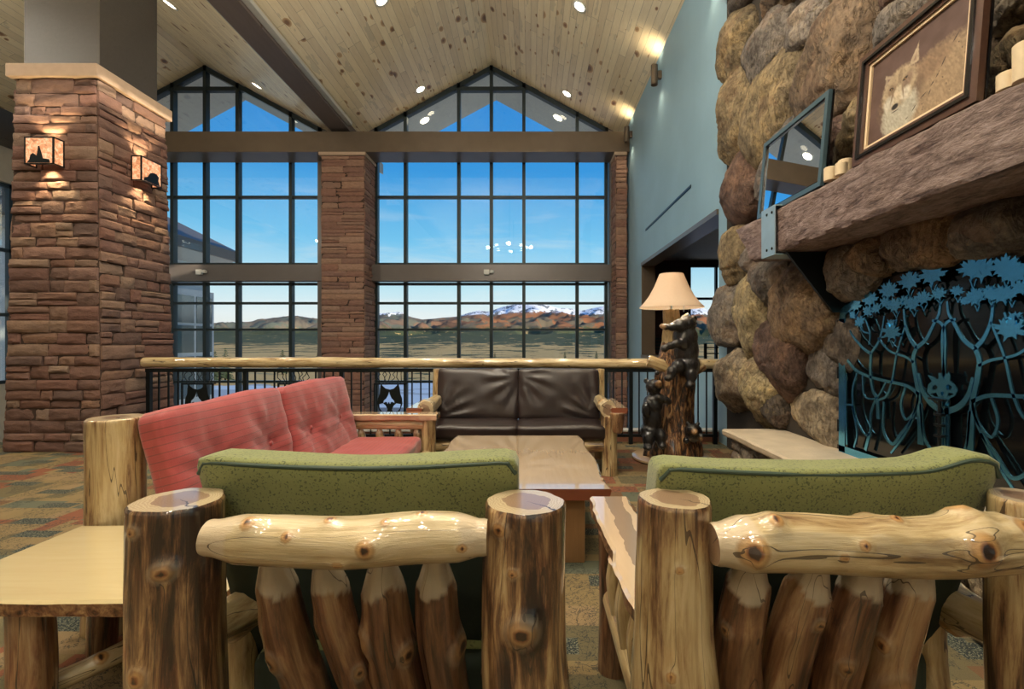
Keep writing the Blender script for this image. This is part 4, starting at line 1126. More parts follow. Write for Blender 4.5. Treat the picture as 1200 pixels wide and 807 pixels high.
def beartex(tans):
    def f(V):
        k = np.zeros(len(V))
        for c, r in tans: k = np.maximum(k, np.clip(1.6 - 1.2 * np.linalg.norm(V - np.array(c), axis=1) / r, 0, 1))
        return {'tan': ('f', k)}
    return f
fur = lambda V: .006 * fbm(V * np.array([45, 45, 22]), 3)
def bp(px, py, dy=0): return PX(px, py, LYp + dy)
def ball(px, py, dy, r, rot=None): return (bp(px, py, dy), r, rot) if rot else (bp(px, py, dy), r)
# climbing bear hugging the upper right of the stump, head turned left
b = [ball(804, 410, -.14, (.13, .13, .2)), ball(803, 395, -.15, (.13, .12, .15)), ball(806, 428, -.16, (.125, .12, .13)),
     ball(805, 379, -.18, (.1, .09, .085)), ball(797, 381, -.22, (.085, .08, .07)), ball(788, 383, -.24, (.06, .055, .045)), ball(780, 383, -.25, (.042, .04, .035)), ball(776, 382, -.26, (.03, .03, .026)),
     ball(814, 373, -.16, (.032, .022, .034)), ball(801, 372, -.14, (.03, .022, .034)),
     ball(794, 402, -.25, (.06, .05, .05)), ball(786, 405, -.25, (.05, .045, .042)), ball(779, 408, -.24, (.04, .04, .045)),
     ball(795, 429, -.25, (.07, .065, .075)), ball(787, 436, -.27, (.05, .05, .07)), ball(783, 443, -.28, (.045, .05, .035)),
     ball(810, 440, -.24, (.06, .065, .085)), ball(808, 451, -.26, (.048, .06, .04)), ball(802, 400, -.24, (.06, .05, .1))]
blob('climbing_bear', b, M['bear'], t, .011, 4, fur, beartex([(bp(776, 383, -.27), .035)]))
# standing bear on the left, looking up
b = [ball(764, 489, -.26, (.1, .1, .17)), ball(765, 474, -.27, (.1, .09, .12)), ball(762, 505, -.26, (.105, .1, .1)),
     ball(766, 453, -.3, (.085, .08, .078)), ball(771, 450, -.37, (.045, .05, .04)), ball(772, 448, -.41, (.03, .03, .025)),
     ball(757, 446, -.28, (.028, .018, .028)), ball(770, 437, -.28, (.028, .018, .028)),
     ball(773, 466, -.33, (.055, .045, .045)), ball(779, 468, -.33, (.045, .042, .038)), ball(784, 470, -.32, (.032, .035, .035)),
     ball(757, 480, -.33, (.045, .05, .09)), ball(760, 514, -.32, (.06, .06, .09)), ball(759, 524, -.35, (.045, .065, .035)),
     ball(774, 512, -.3, (.055, .06, .09)), ball(776, 522, -.33, (.045, .065, .035))]
blob('standing_bear', b, M['bear'], t, .011, 4, fur, beartex([(bp(773, 449, -.42), .04)]))
# cub peeking from the lower right
b = [ball(812, 507, -.2, (.1, .07, .1)), ball(812, 503, -.27, (.07, .06, .062)), ball(814, 506, -.33, (.035, .035, .03)), ball(806, 496, -.26, (.022, .015, .022)), ball(818, 496, -.26, (.022, .015, .022)),
     ball(821, 512, -.28, (.03, .035, .04)), ball(804, 516, -.28, (.03, .04, .035))]
blob('bear_cub', b, M['bear'], t, .01, 3, fur, beartex([(bp(815, 507, -.35), .04), (bp(822, 515, -.3), .03)]))
mb = MB(); prf = [(.125, 2.015 + .0), (.135, 1.99), (.18, 1.88), (.235, 1.775), (.29, 1.7), (.335, 1.655), (.337, 1.645)]
V = []; F = []; n = 72
for q in (prf, [(r - .004, z) for r, z in prf][::-1]):
    for r, z in q:
        for k in range(n):
            a = 2 * math.pi * k / n; rr = r * (1 + .012 * abs(math.sin(a * 6)))
            V.append((LXp + rr * math.cos(a), LYp + rr * math.sin(a), z))
m = 2 * len(prf)
for i in range(m):
    for k in range(n):
        F.append([i * n + k, ((i + 1) % m) * n + k, ((i + 1) % m) * n + (k + 1) % n, i * n + (k + 1) % n])
mesh('lamp_shade', V, F, M['shade'], t, True, sharp=60)
MB().tube([(LXp, LYp, 1.6), (LXp, LYp, 2.03)], .009, 10).lathe((LXp, LYp, 1.74), [(.001, -.05), (.02, -.04), (.034, .02), (.02, .055), (.001, .06)], 14).tube([(LXp - .13, LYp, 2.0), (LXp + .13, LYp, 2.0)], .004, 6).out('stem', M['strap'], t)
MB().tube([(LXp + .04, LYp - .3, 1.66), (LXp + .04, LYp - .3, 1.6)], .003, 6).lathe((LXp + .04, LYp - .3, 1.59), [(.001, -.01), (.009, 0), (.001, .012)], 8).out('pull_chain', M['strap'], t)
l = bpy.data.lights.new('lamp_bulb', 'POINT'); l.energy = 14; l.color = (1, .84, .62); l.shadow_soft_size = .04
o = bpy.data.objects.new('lamp_bulb', l); COL.objects.link(o); o.location = (LXp, LYp, 1.86)
# ================================================================ fireplace
BXP = 2.27   # mean face of the boulders
fp = empty('stone_fireplace', (WX, 3.4, 0), 'giant boulder fireplace and chimney wall at the right', 'fireplace')
# core: chimney mass behind the boulders with the firebox opening
FB = (1.62, 3.68, .45, 1.84)
mb = MB()
mb.box((2.38, FB[1], 0), (3.19, 5.8, 6.15)).box((2.38, -1.0, 0), (3.19, FB[0], 6.15)).box((2.38, FB[0], FB[3]), (3.19, FB[1], 6.15)).box((2.38, FB[0], 0), (3.2, FB[1], FB[2] - .01))
mb.out('mortar_core', M['mortar'], fp, smooth=False)
mb = MB(); mb.box((3.1, FB[0], FB[2]), (3.2, FB[1], FB[3])).box((2.45, FB[1] - .02, FB[2]), (3.1, FB[1], FB[3])).box((2.45, FB[0], FB[2]), (3.1, FB[0] + .02, FB[3]))
mb.out('firebox', M['soot'], fp, smooth=False)
G = (.21, .185, .165); O = (.27, .21, .125); B_ = (.21, .15, .1); R_ = (.18, .11, .085); D = (.12, .1, .085); Tn = (.32, .265, .19); Y_ = (.34, .28, .165)
# (x0,y0,x1,y1 outline box in the photograph, tilt deg, stone colour, squareness)
ST = [(841, 8, 876, 98, 0, O), (869, 10, 921, 102, 8, G), (846, -22, 886, 9, 0, D), (883, -52, 934, 14, 0, B_), (912, -6, 968, 66, -10, G), (926, -12, 1034, 142, 28, B_),
      (836, 82, 882, 186, 6, O), (865, 52, 950, 177, 24, O), (843, 168, 892, 266, 0, R_), (884, 172, 922, 262, 0, G), (905, 124, 962, 215, 10, G), (955, 128, 1012, 205, 0, R_), (974, 112, 1030, 206, 8, O),
      (1012, -8, 1092, 70, 12, G), (1022, -50, 1080, 14, 0, R_), (1070, -70, 1150, 20, 0, G), (1012, 60, 1080, 180, 0, D), (1075, 20, 1160, 130, 0, B_), (1135, -30, 1235, 32, 0, Tn), (1138, 22, 1245, 122, 0, O), (1230, -80, 1340, 90, 0, G),
      (840, 258, 873, 336, 4, O), (864, 284, 892, 326, 0, G), (872, 298, 926, 364, 6, G), (831, 328, 866, 412, 0, G), (857, 318, 898, 422, 4, Y_), (900, 290, 972, 416, 22, B_), (879, 358, 938, 466, -14, R_),
      (866, 416, 908, 500, -14, Y_), (926, 392, 984, 468, 0, G), (942, 350, 992, 440, 8, D), (906, 458, 984, 524, 0, Tn), (838, 406, 874, 486, 0, Tn), (884, 456, 912, 500, 0, D),
      (952, 286, 1018, 356, 0, G), (986, 272, 1040, 328, -6, B_), (1018, 246, 1124, 320, -4, B_), (1094, 226, 1215, 306, -4, D), (1205, 190, 1330, 290, 0, B_), (950, 220, 1000, 290, 0, D), (910, 255, 960, 300, 0, D), (1000, 215, 1110, 262, 0, D)]
def boulder(cy, cz, hy, hz, rot, col, seed, prot=.2, X=2.36, n=1):
    bm = bmesh.new(); bmesh.ops.create_icosphere(bm, subdivisions=5, radius=1)
    V = np.array([list(v.co) for v in bm.verts]); F = [[v.index for v in f.verts] for f in bm.faces]; bm.free()
    # superellipsoid: flatter face, rounded corners
    p = 2.5; nn = (np.abs(V[:, 1]) ** p + np.abs(V[:, 2]) ** p + np.abs(V[:, 0]) ** 2.4) ** (-1 / p); V = V * nn[:, None]
    R = random.Random(seed); lob = fbm(V * 1.1 + seed * 3.3, 2) * .15; V = V * (1 + lob)[:, None]
    for _ in range(4):  # flat facets
        a = R.uniform(0, 6.28); nrm = np.array([-R.uniform(.3, 1), math.cos(a), math.sin(a)]); nrm /= np.linalg.norm(nrm); h = R.uniform(.8, .95)
        d = V @ nrm - h; V = V - np.where(d > 0, d * .8, 0)[:, None] * nrm
    S = np.array([prot, hy, hz]); V = V * S
    c, s = math.cos(math.radians(rot)), math.sin(math.radians(rot))
    y, z = V[:, 1] * c - V[:, 2] * s, V[:, 1] * s + V[:, 2] * c
    V = np.c_[V[:, 0], y, z]
    N = V / np.maximum(np.linalg.norm(V / S, axis=1), 1e-6)[:, None]
    f1 = fbm(V * 5 + seed * 5, 4); f2 = fbm(V * np.array([9, 6, 22]) + seed * 2, 4)
    dd = f1 * .035 + f2 * .016 - .02 * np.clip(.06 - np.abs(fbm(V * 2.6 + seed, 3)), 0, .06) / .06
    V = V + N / np.maximum(np.linalg.norm(N, axis=1), 1e-6)[:, None] * dd[:, None]
    V = V + np.array([X, cy, cz])
    cc = np.array(col) * R.uniform(.85, 1.15)
    mesh('boulder', V, F, M['boulder'], fp, True, {'tint': ('c', np.tile(cc, (len(V), 1)))})
for i, (x0, y0, x1, y1, rot, col) in enumerate(ST):
    ya, yb = BXP * FX / (x1 - CX), BXP * FX / (x0 + 3 - CX)
    cy = (ya + yb) / 2; xc = (x0 + x1) / 2
    dep = BXP * FX / (xc - CX)
    zc = EYE + (CY - (y0 + y1) / 2) * dep / FX
    hz = (y1 - y0) / 2 * dep / FX; hy = (yb - ya) / 2
    boulder(cy, zc, hy * .97, hz * .97, -rot, col, 300 + i, X=2.43 if (x1 > 975 and x0 < 990 and y0 > 340) else 2.36, prot=.12 if (x1 > 975 and x0 < 990 and y0 > 340) else min(.24, .12 + .24 * min(hy, hz)))
# stones higher up the chimney, at the far end face and past the frame
R = random.Random(5)
for i, (y, z, a, b_) in enumerate([(5.5, 5.75, .5, .4), (4.6, 5.4, .5, .45), (3.9, 4.6, .4, .45), (3.3, 4.1, .45, .4), (2.7, 3.75, .4, .4), (2.1, 3.4, .4, .35), (3.5, 5.3, .5, .5), (2.7, 4.6, .5, .5), (2.0, 4.2, .4, .4), (1.5, 3.3, .4, .45), (1.3, 2.4, .4, .4), (1.2, 1.6, .4, .4), (1.2, .8, .4, .45)]):
    boulder(y, z, a, b_, R.uniform(-20, 20), R.choice([G, O, B_, R_]), 400 + i)
# hearth
h = empty('raised_hearth', (2.1, 3.0, 0), 'raised stone hearth with flagstone top below the metal fireplace screen', 'hearth')
def hslab():
    n = 60; V = []; F = []
    y0, y1 = -.2, 4.55
    outl = []
    for i in range(n + 1):
        y = y0 + (y1 - y0) * i / n; outl.append((1.83 + .014 * float(fbm(np.array([[y * 6, 0, 1.0]]), 3)[0]), y))
    for i in range(1, 9): outl.append((1.83 + .55 * i / 8, y1 + .014 * float(fbm(np.array([[i * .7, 4, 1.0]]), 3)[0])))
    outl += [(2.379, y0)]
    m = len(outl)
    for z, o in ((.385, .012), (.4, 0), (.435, -.004), (.45, .01)): V += [(x + o * (x < 2.3), y - o * (y > 4.4), z) for x, y in outl]
    for k in range(3):
        for i in range(m): F.append([k * m + (i + 1) % m, k * m + i, (k + 1) * m + i, (k + 1) * m + (i + 1) % m])
    F.append(list(range(m))); F.append(list(range(3 * m, 4 * m))[::-1])
    mesh('flagstone_top', V, F, M['hearthslab'], h, True, sharp=30)
hslab()
MB().box((1.95, -.2, 0), (2.378, 4.42, .384)).out('mortar_core', M['mortar'], h, smooth=False)
mb = MB(); tints = []
def cob(c, s, seed, col):
    bm = bmesh.new(); bmesh.ops.create_icosphere(bm, subdivisions=3, radius=1)
    V = np.array([list(v.co) for v in bm.verts]); F = [[v.index for v in f.verts] for f in bm.faces]; bm.free()
    V = V * ((np.abs(V) ** 3).sum(1) ** (-1 / 3))[:, None] * (1 + .15 * fbm(V * 1.4 + seed, 2))[:, None] * np.array(s) + np.array(c)
    mb.add(V, F); tints.extend([col] * len(V))
R = random.Random(9)
y = 4.5
while y > .2:
    z = .0
    w_ = R.uniform(.14, .26)
    while z < .36:
        hh = min(R.uniform(.1, .2), .378 - z); cob((1.93, y - w_ / 2, z + hh / 2), (.06, w_ / 2 * 1.02, hh / 2 * 1.04), R.random() * 50, R.choice([G, Tn, D, R_])); z += hh
    y -= w_
x = 1.93
for x in (1.98, 2.12, 2.27):
    z = 0
    while z < .36:
        hh = min(R.uniform(.1, .2), .378 - z); cob((x, 4.44, z + hh / 2), (.085, .06, hh / 2 * 1.04), R.random() * 50, R.choice([G, Tn, D])); z += hh
mesh('fieldstone_base', mb.V, mb.F, M['boulder'], h, True, {'tint': ('c', np.array(tints))})

# mantel
mt = empty('mantel_beam', (2.15, 2.7, 1.97), 'thick rough-hewn timber mantel across the boulder fireplace', 'mantel')
def beam(y0, y1, chamfer, name, mat, off=0.0):
    n = int((y1 - y0) / .02); m = 14; V = []; F = []
    prof = []
    for k in range(m): prof.append((1.9 - off, 1.97 - off + (.34 + 2 * off) * k / (m - 1)))
    for k in range(1, m): prof.append((1.9 - off + .5 * k / (m - 1), 2.31 + off))
    for k in range(1, m): prof.append((2.4, 2.31 - .34 * k / (m - 1)))
    for k in range(1, m - 1): prof.append((2.4 - .5 * k / (m - 1), 1.97 - off))
    q = len(prof)
    for i in range(n + 1):
        for (x, z) in prof:
            yy1 = y1
            if chamfer: yy1 = y1 - .31 * max(0, min(1, (2.31 - z) / .34)) ** .8 * (1 - .0)
            V.append((x, y0 + (yy1 - y0) * i / n, z))
    V = np.array(V)
    if not off:
        e = .022 * fbm(V * np.array([3, 1.6, 3]), 3) + .012 * fbm(V * np.array([22, 6, 30]), 3)
        cx_ = V - np.array([2.15, 0, 2.14]); cx_[:, 1] = 0; cx_ /= np.maximum(np.linalg.norm(cx_, axis=1), .01)[:, None]
        edge = (np.abs(V[:, 0] - 1.9) < 1e-6) & ((np.abs(V[:, 2] - 1.97) < 1e-6) | (np.abs(V[:, 2] - 2.31) < 1e-6))
        V = V + cx_ * (e - edge * (.008 + .014 * np.abs(fbm(V * np.array([1, 9, 1]), 2))))[:, None]
    for i in range(n):
        for k in range(q): F.append([i * q + k, (i + 1) * q + k, (i + 1) * q + (k + 1) % q, i * q + (k + 1) % q][::-1])
    F.append(list(range(q))[::-1]); F.append([n * q + k for k in range(q)])
    return mesh(name, V, F, mat, mt, True, sharp=40)
beam(.9, 4.43, True, 'beam', M['mantel'])
mb = MB().box((1.868, 3.66, 1.955), (1.876, 3.87, 2.322)).box((1.868, 3.66, 2.322), (2.3, 3.87, 2.33)).box((1.868, 3.66, 1.947), (2.3, 3.87, 1.955))
st = mb.out('steel_strap', M['strap'], mt, smooth=False)
for y in (3.7, 3.78):
    for z in (2.0, 2.28):
        b2 = MB().lathe((0, 0, 0), [(.012, 0), (.011, .005), (.001, .008)], 12); V = [(1.868 - z_, y + x_, z + y_) for x_, y_, z_ in b2.V]
        mesh('bolt', V, [f[::-1] for f in b2.F], M['black_metal'], st)
mb = MB().prism([(1.93, 1.955), (2.4, 1.955), (2.4, 1.5), (2.28, 1.5)][::-1], 1, 3.6, 3.625)
mb.out('support_gusset', M['black_metal'], mt, smooth=False)
# ---------------------------------------------------------------- screen
SXP = 2.34; YC, YL = 2.70, 3.62
sc_ = empty('fireplace_screen', (SXP, YC, .452), 'dark metal fireplace screen with cut-out trees, maple leaves and a fox face', 'fireplace screen')
def s2(p):
    px, py = 980 + p[0] / 2.99, 290 + p[1] / 2.99
    Y = SXP * FX / (px - CX); return (Y, EYE + (CY - py) * Y / FX)
MB().box((SXP + .03, 2 * YC - YL, .452), (SXP + .034, YL, 1.79)).out('smoked_mesh', M['screenback'], sc_, smooth=False)
def ribbon(mb, pts, w, conv=s2, mirror=False):
    P = [np.array(conv(p)) for p in pts]
    if mirror: P = [np.array((2 * YC - p[0], p[1])) for p in P]
    P = spline(P, max(6, len(P) * 5)); n = len(P)
    ws = np.interp(np.linspace(0, 1, n), np.linspace(0, 1, len(w)), w) if isinstance(w, (list, tuple)) else [w] * n
    V = []
    for i in range(n):
        tn = P[min(i + 1, n - 1)] - P[max(i - 1, 0)]; tn = tn / max(np.linalg.norm(tn), 1e-9); nn = np.array((-tn[1], tn[0])) * ws[i] / 2
        for s in (1, -1):
            q = P[i] + nn * s; V += [(SXP - .008, q[0], q[1]), (SXP, q[0], q[1])]
    F = []
    for i in range(n - 1):
        a = i * 4; b = a + 4
        F += [[a, b, b + 2, a + 2], [a + 1, a + 3, b + 3, b + 1], [a, a + 1, b + 1, b], [a + 2, b + 2, b + 3, a + 3]]
    F += [[0, 2, 3, 1], [4 * n - 4, 4 * n - 3, 4 * n - 1, 4 * n - 2]]
    mb.add(V, F)
BR = [([(300, 690), (297, 600), (290, 500), (278, 430), (274, 385), (285, 350)], [.06, .045, .04, .035]), ([(290, 440), (305, 500), (335, 545), (378, 575)], [.03, .05]),
      ([(285, 350), (262, 318), (246, 272), (240, 215)], [.035, .018]), ([(283, 352), (318, 322), (345, 270), (364, 232), (369, 190)], [.035, .016]),
      ([(340, 255), (368, 262), (383, 290), (385, 350), (380, 450)], [.02, .028]),
      ([(125, 372), (95, 350), (62, 312), (50, 290)], [.03, .014]), ([(125, 370), (150, 332), (163, 292), (172, 240)], [.025, .013]), ([(125, 368), (123, 440), (131, 500), (146, 532), (150, 600)], [.03, .028, .04]),
      ([(118, 340), (121, 300), (105, 250)], .013), ([(42, 394), (70, 428), (120, 452), (180, 468), (250, 484), (295, 515)], [.03, .026, .03]),
      ([(150, 318), (190, 362), (245, 382), (276, 402)], [.016, .022]), ([(246, 272), (216, 370), (200, 460), (180, 518), (150, 535)], [.016, .022]),
      ([(150, 318), (200, 300), (216, 250)], .014), ([(75, 245), (95, 290), (118, 300)], .014),
      ([(75, 440), (60, 500), (66, 580), (98, 648), (120, 650), (124, 580), (140, 535)], [.018, .022]), ([(38, 550), (60, 555), (70, 600)], .016), ([(170, 540), (168, 640), (200, 688), (232, 650), (270, 598), (292, 530)], [.022, .028, .022]),
      ([(245, 490), (230, 550), (246, 602), (280, 570), (292, 520)], .018), ([(300, 545), (308, 650), (330, 700), (365, 710)], [.025, .02]), ([(95, 448), (100, 515), (125, 530), (150, 520), (178, 470)], .014),
      ([(60, 560), (75, 650), (65, 700)], .016), ([(195, 720), (240, 660), (270, 600)], .016), ([(120, 650), (105, 710)], .03), ([(38, 440), (36, 560), (40, 690)], .016)]
def doorpts(mir):
    mb = MB()
    for pts, w in BR: ribbon(mb, pts, [q * .72 for q in w] if isinstance(w, list) else w * .8, mirror=mir)
    f = (lambda y: 2 * YC - y) if mir else (lambda y: y)
    def bar(a, b, w): ribbon(mb, [a, b], w, conv=lambda p: (f(p[0]), p[1]))
    bar((YL - .035, .455), (YL - .035, 1.45), .07); bar((YL, .475), (YC + .01, .475), .05)
    ribbon(mb, [(YL - .035, 1.42), (YL - .055, 1.5), (YL - .12, 1.53), (YL - .2, 1.55)], [.07, .06, .05], conv=lambda p: (f(p[0]), p[1]))
    bar((YC + .018, .455), (YC + .018, 1.1), .03)
    return mb
LEAFP = [(0, 1.0), (.1, .66), (.24, .74), (.2, .42), (.5, .72), (.52, .5), (.7, .56), (.48, .24), (.98, .2), (.76, .06), (.8, -.08), (.42, -.08), (.56, -.42), (.3, -.3), (.1, -.4), (.04, -.8)]
LEAFP = LEAFP + [(-x, y) for x, y in LEAFP[::-1]][1:]
def leaf(mb, px, py, r, ang, mir=False):
    c = s2((px, py)); c = (2 * YC - c[0], c[1]) if mir else c
    Yr = s2((px, py))[0]; s = r / 2.99 * Yr / FX * 1.05
    ca, sa = math.cos(ang), math.sin(ang); V = []
    pl = [(c[0] + (x * ca - y * sa) * s * 1.25, c[1] + (x * sa + y * ca) * s) for x, y in LEAFP]
    n = len(pl); k0 = len(mb.V)
    # fan from the centre keeps the star outline
    e = .0008 * (len(mb.V) // 70 % 9); V = [(SXP - .014 - e, c[0], c[1])] + [(SXP - .014 - e, a, b) for a, b in pl] + [(SXP - .008 - e, c[0], c[1])] + [(SXP - .008 - e, a, b) for a, b in pl]
    F = []
    for i in range(n):
        j = (i + 1) % n
        F += [[0, 1 + j, 1 + i], [n + 1, n + 2 + i, n + 2 + j], [1 + i, 1 + j, n + 2 + j, n + 2 + i]]
    mb.add(V, F)
LV = [(72, 205, 30, .2), (90, 262, 26, -.5), (62, 238, 18, .8), (125, 185, 36, 0), (115, 225, 24, .7), (150, 215, 24, -.6), (192, 155, 42, .1), (215, 205, 34, -.3), (180, 195, 26, .6), (202, 300, 40, .3), (195, 265, 22, 2.5), (264, 122, 46, 0), (245, 190, 26, .5), (278, 200, 34, -.4), (312, 180, 34, .2), (345, 100, 52, 0), (370, 165, 30, -.2)]
LR = [(485, 78, 58, 0), (432, 155, 30, .3), (500, 172, 42, -.2), (602, 72, 62, .1), (552, 165, 36, .1), (622, 165, 36, -.2), (650, 262, 30, .3), (456, 190, 22, .6)]
for mir, nm in ((False, 'far_door'), (True, 'near_door')):
    mb = doorpts(mir)
    lv = LV if not mir else [l for l in LV if l[0] < 300]
    d = mb.out('door_tracery', M['screen'], sc_, smooth=False)
    lm = MB()
    for px, py, r, a in lv: leaf(lm, px, py, r, a, mir)
    if mir:
        for px, py, r, a in LR: leaf(lm, px, py, r * .86, a)
    lm.out('leaf_cutouts', M['screen'], d, smooth=False)
    tw = MB()
    for px, py, r, a in (lv if not mir else LR):
        for dx in (-14, 12): 
            if r > 28: ribbon(tw, [(px + dx, py + r * .55), (px + dx * .5, py + r * .8), (px, py + r * 1.25)], .006)
    tw.out('twigs', M['screen'], d, smooth=False)
# fox face and latch
conv = s2
face = [(328, 505), (332, 480), (345, 468), (330, 446), (350, 452), (362, 462), (378, 456), (392, 460), (398, 448), (404, 434), (410, 452), (408, 466), (425, 480), (436, 500), (425, 520), (408, 528), (398, 545), (384, 556), (370, 545), (350, 528)]
h1 = [(346, 486), (358, 480), (366, 488), (360, 498), (348, 498)]; h2 = [(394, 486), (402, 478), (416, 486), (412, 498), (398, 498)]
h3 = [(376, 505), (388, 505), (384, 518), (378, 518)]; h4 = [(338, 512), (360, 508), (368, 522), (356, 522)]; h5 = [(424, 512), (404, 508), (398, 522), (408, 520)]
V, F = plate('f', [face, h1, h2, h3, h4, h5], conv, .006, None, axis=0, a0=SXP - .014)
mesh('fox_face', V, F, M['screen'], sc_, False)
lt = MB()
yl = YC
lt.tube([(SXP - .03, yl, .5), (SXP - .03, yl, .955)], .009, 10).box((SXP - .04, yl - .03, .945), (SXP - .016, yl + .07, .958), .004)
for z in (.74, .8, .86): lt.box((SXP - .045, yl - .026, z), (SXP - .016, yl + .026, z + .014), .003)
lt.out('latch', M['black_metal'], sc_)
for y in (YL + .008,):
    hb = MB()
    for z in (.6, 1.0, 1.35): hb.tube([(SXP - .004, y, z), (SXP - .004, y, z + .09)], .011, 8)
    hb.out('hinges', M['black_metal'], sc_)
# ---------------------------------------------------------------- pictures
def picture(name, label, X, ya, yb, z0, z1, lean, fw, mats, inner, seed):
    t = empty(name, (X, (ya + yb) / 2, z0), label, 'picture')
    H = z1 - z0
    def P(y, z, d): # d: toward the room
        return (X + lean * (z - z0) / H - d, y, z)
    def bar(mb, y0, y1, za, zb, d0, d1):
        vs = [P(y, z, d) for y in (y0, y1) for z in (za, zb) for d in (d0, d1)]
        mb.add(vs, [[0, 1, 3, 2], [4, 6, 7, 5], [0, 4, 5, 1], [2, 3, 7, 6], [0, 2, 6, 4], [1, 5, 7, 3]])
    off = 0
    for (w, dep, mt_, nm) in mats:
        mb = MB(); a, b, c, d = ya + off, yb - off, z0 + off, z1 - off
        bar(mb, a, a + w, c, d, 0, dep); bar(mb, b - w, b, c, d, 0, dep); bar(mb, a + w, b - w, c, c + w, 0, dep); bar(mb, a + w, b - w, d - w, d, 0, dep)
        mb.out(nm, M[mt_], t, smooth=False); off += w
    a, b, c, d = ya + off - .002, yb - off + .002, z0 + off - .002, z1 - off + .002
    nx, nz = (260, 210) if not seed else (60, 50)
    uu, vv = np.meshgrid(np.linspace(0, 1, nx), np.linspace(0, 1, nz))
    V = [P(b - (b - a) * u, c + (d - c) * v, .008) for u, v in zip(uu.ravel(), vv.ravel())]
    F = [[j * nx + i, j * nx + i + 1, (j + 1) * nx + i + 1, (j + 1) * nx + i] for j in range(nz - 1) for i in range(nx - 1)]
    mesh('print', V, F, M['painting'], t, False, {'paint': ('c', inner(uu.ravel(), vv.ravel()))})
    mb = MB(); bar(mb, ya, yb, z0, z1, -.012, 0.004); mb.out('backing_board', M['frame_black'], t, smooth=False)
    if seed: mb = MB(); bar(mb, a, b, c, d, .0115, .0125); mb.out('glass', M['picglass'], t, smooth=False)
    return t
def wolf(u, v):
    """soft brown painting of a grey wolf's head; u runs left to right as seen, v up"""
    n = fbm(np.c_[u * 7, v * 7, u * 0], 4); fine = fbm(np.c_[u * 60 + v * 25, v * 28, u * 0], 3)
    bg = np.stack([.105 + .03 * n, .062 + .02 * n, .05 + .018 * n], -1)
    c = bg.copy()
    def blend(m, col): 
        nonlocal c
        m = np.clip(m, 0, 1)[:, None]; c = c * (1 - m) + np.asarray(col) * m
    def ell(cx_, cy_, rx, ry, soft=.25, rot=0):
        x, y = u - cx_, v - cy_; ca, sa = math.cos(rot), math.sin(rot); X_ = (x * ca + y * sa) / rx; Y_2 = (-x * sa + y * ca) / ry
        return (1 - np.sqrt(X_ ** 2 + Y_2 ** 2) + fine * .07) / soft
    fur_ = (1.1 + .38 * fine)[:, None]
    blend(ell(.72, .28, .52, .42, .25, .25), np.array([.27, .19, .115]) * fur_)        # back / shoulder
    blend(ell(.62, .5, .3, .16, .4, .4), np.array([.2, .13, .08]) * fur_)
    blend(ell(.36, .34, .28, .3, .3), np.array([.15, .1, .065]) * fur_); blend(ell(.36, .2, .22, .3, .25), np.array([.36, .33, .26]) * fur_)               # chest ruff
    blend(ell(.34, .5, .21, .25, .2), np.array([.33, .25, .16]) * fur_)                # head
    def tri(a, b, cc, col, soft=.012):
        pts = [np.array(a), np.array(b), np.array(cc)]; m = np.ones_like(u) * 9
        ar = (pts[1] - pts[0])[0] * (pts[2] - pts[0])[1] - (pts[1] - pts[0])[1] * (pts[2] - pts[0])[0]
        for i in range(3):
            p, q = pts[i], pts[(i + 1) % 3]; e = q - p; l = np.linalg.norm(e)
            m = np.minimum(m, np.sign(ar) * (e[0] * (v - p[1]) - e[1] * (u - p[0])) / l)
        blend(m / soft + fine * .6, np.asarray(col) * fur_)
    tri((.42, .66), (.545, .64), (.53, .88), (.36, .28, .19)); tri((.47, .68), (.52, .67), (.515, .79), (.25, .17, .12))
    tri((.17, .6), (.27, .68), (.165, .76), (.3, .23, .16)); tri((.2, .64), (.24, .665), (.19, .7), (.15, .1, .08))
    blend(ell(.27, .5, .07, .13, .5, .3), np.array([.2, .14, .09]) * fur_); blend(ell(.43, .52, .07, .12, .5, -.3), np.array([.19, .13, .09]) * fur_)
    blend(ell(.35, .6, .035, .14, .6), np.array([.21, .155, .1]) * fur_)
    blend(ell(.325, .4, .055, .16, .35, -.08), np.array([.44, .36, .25]) * fur_)       # muzzle
    blend(ell(.23, .38, .07, .1, .5), np.array([.46, .42, .34]) * fur_); blend(ell(.42, .38, .07, .1, .5), np.array([.46, .41, .32]) * fur_)
    blend(ell(.255, .535, .034, .02, .4, -.5), (.03, .02, .014)); blend(ell(.405, .555, .036, .021, .4, .4), (.03, .02, .014))
    blend(ell(.255, .532, .009, .007, .3), (.35, .2, .05)); blend(ell(.405, .552, .009, .007, .3), (.35, .2, .05))
    blend(ell(.31, .3, .046, .04, .35), (.015, .012, .012)); blend(ell(.265, .42, .012, .11, .8, -.15), (.2, .14, .09)); blend(ell(.39, .43, .012, .11, .8, .15), (.2, .14, .09)); blend(ell(.315, .245, .05, .008, .5), (.06, .045, .035))
    for (p, q, w_) in (((.98, .78), (.7, .3), .006), ((.8, .48), (.62, .1), .005), ((.7, .3), (.45, .08), .006), ((.88, .62), (.97, .4), .004), ((.75, .38), (.86, .12), .004), ((.6, .2), (.62, .02), .004)):
        p, q = np.array(p), np.array(q); e = q - p; tt = np.clip(((u - p[0]) * e[0] + (v - p[1]) * e[1]) / (e @ e), 0, 1)
        dd = np.hypot(u - p[0] - e[0] * tt, v - p[1] - e[1] * tt + .012 * np.sin(tt * 9)); blend((w_ - dd) / .004 + .5, (.045, .03, .025))
    return np.clip(c, 0, 1)
def landscape(u, v):
    n = fbm(np.c_[u * 5, v * 5, u * 0 + 3], 4)
    m = ((u < .16) | (u > .84) | (v < .16) | (v > .84))
    c = np.stack([.05 + .03 * n, .06 + .03 * n, .07 + .03 * n], -1)
    c = np.where(m[:, None], np.array([.5, .36, .22]), c)
    return np.clip(c, 0, 1)
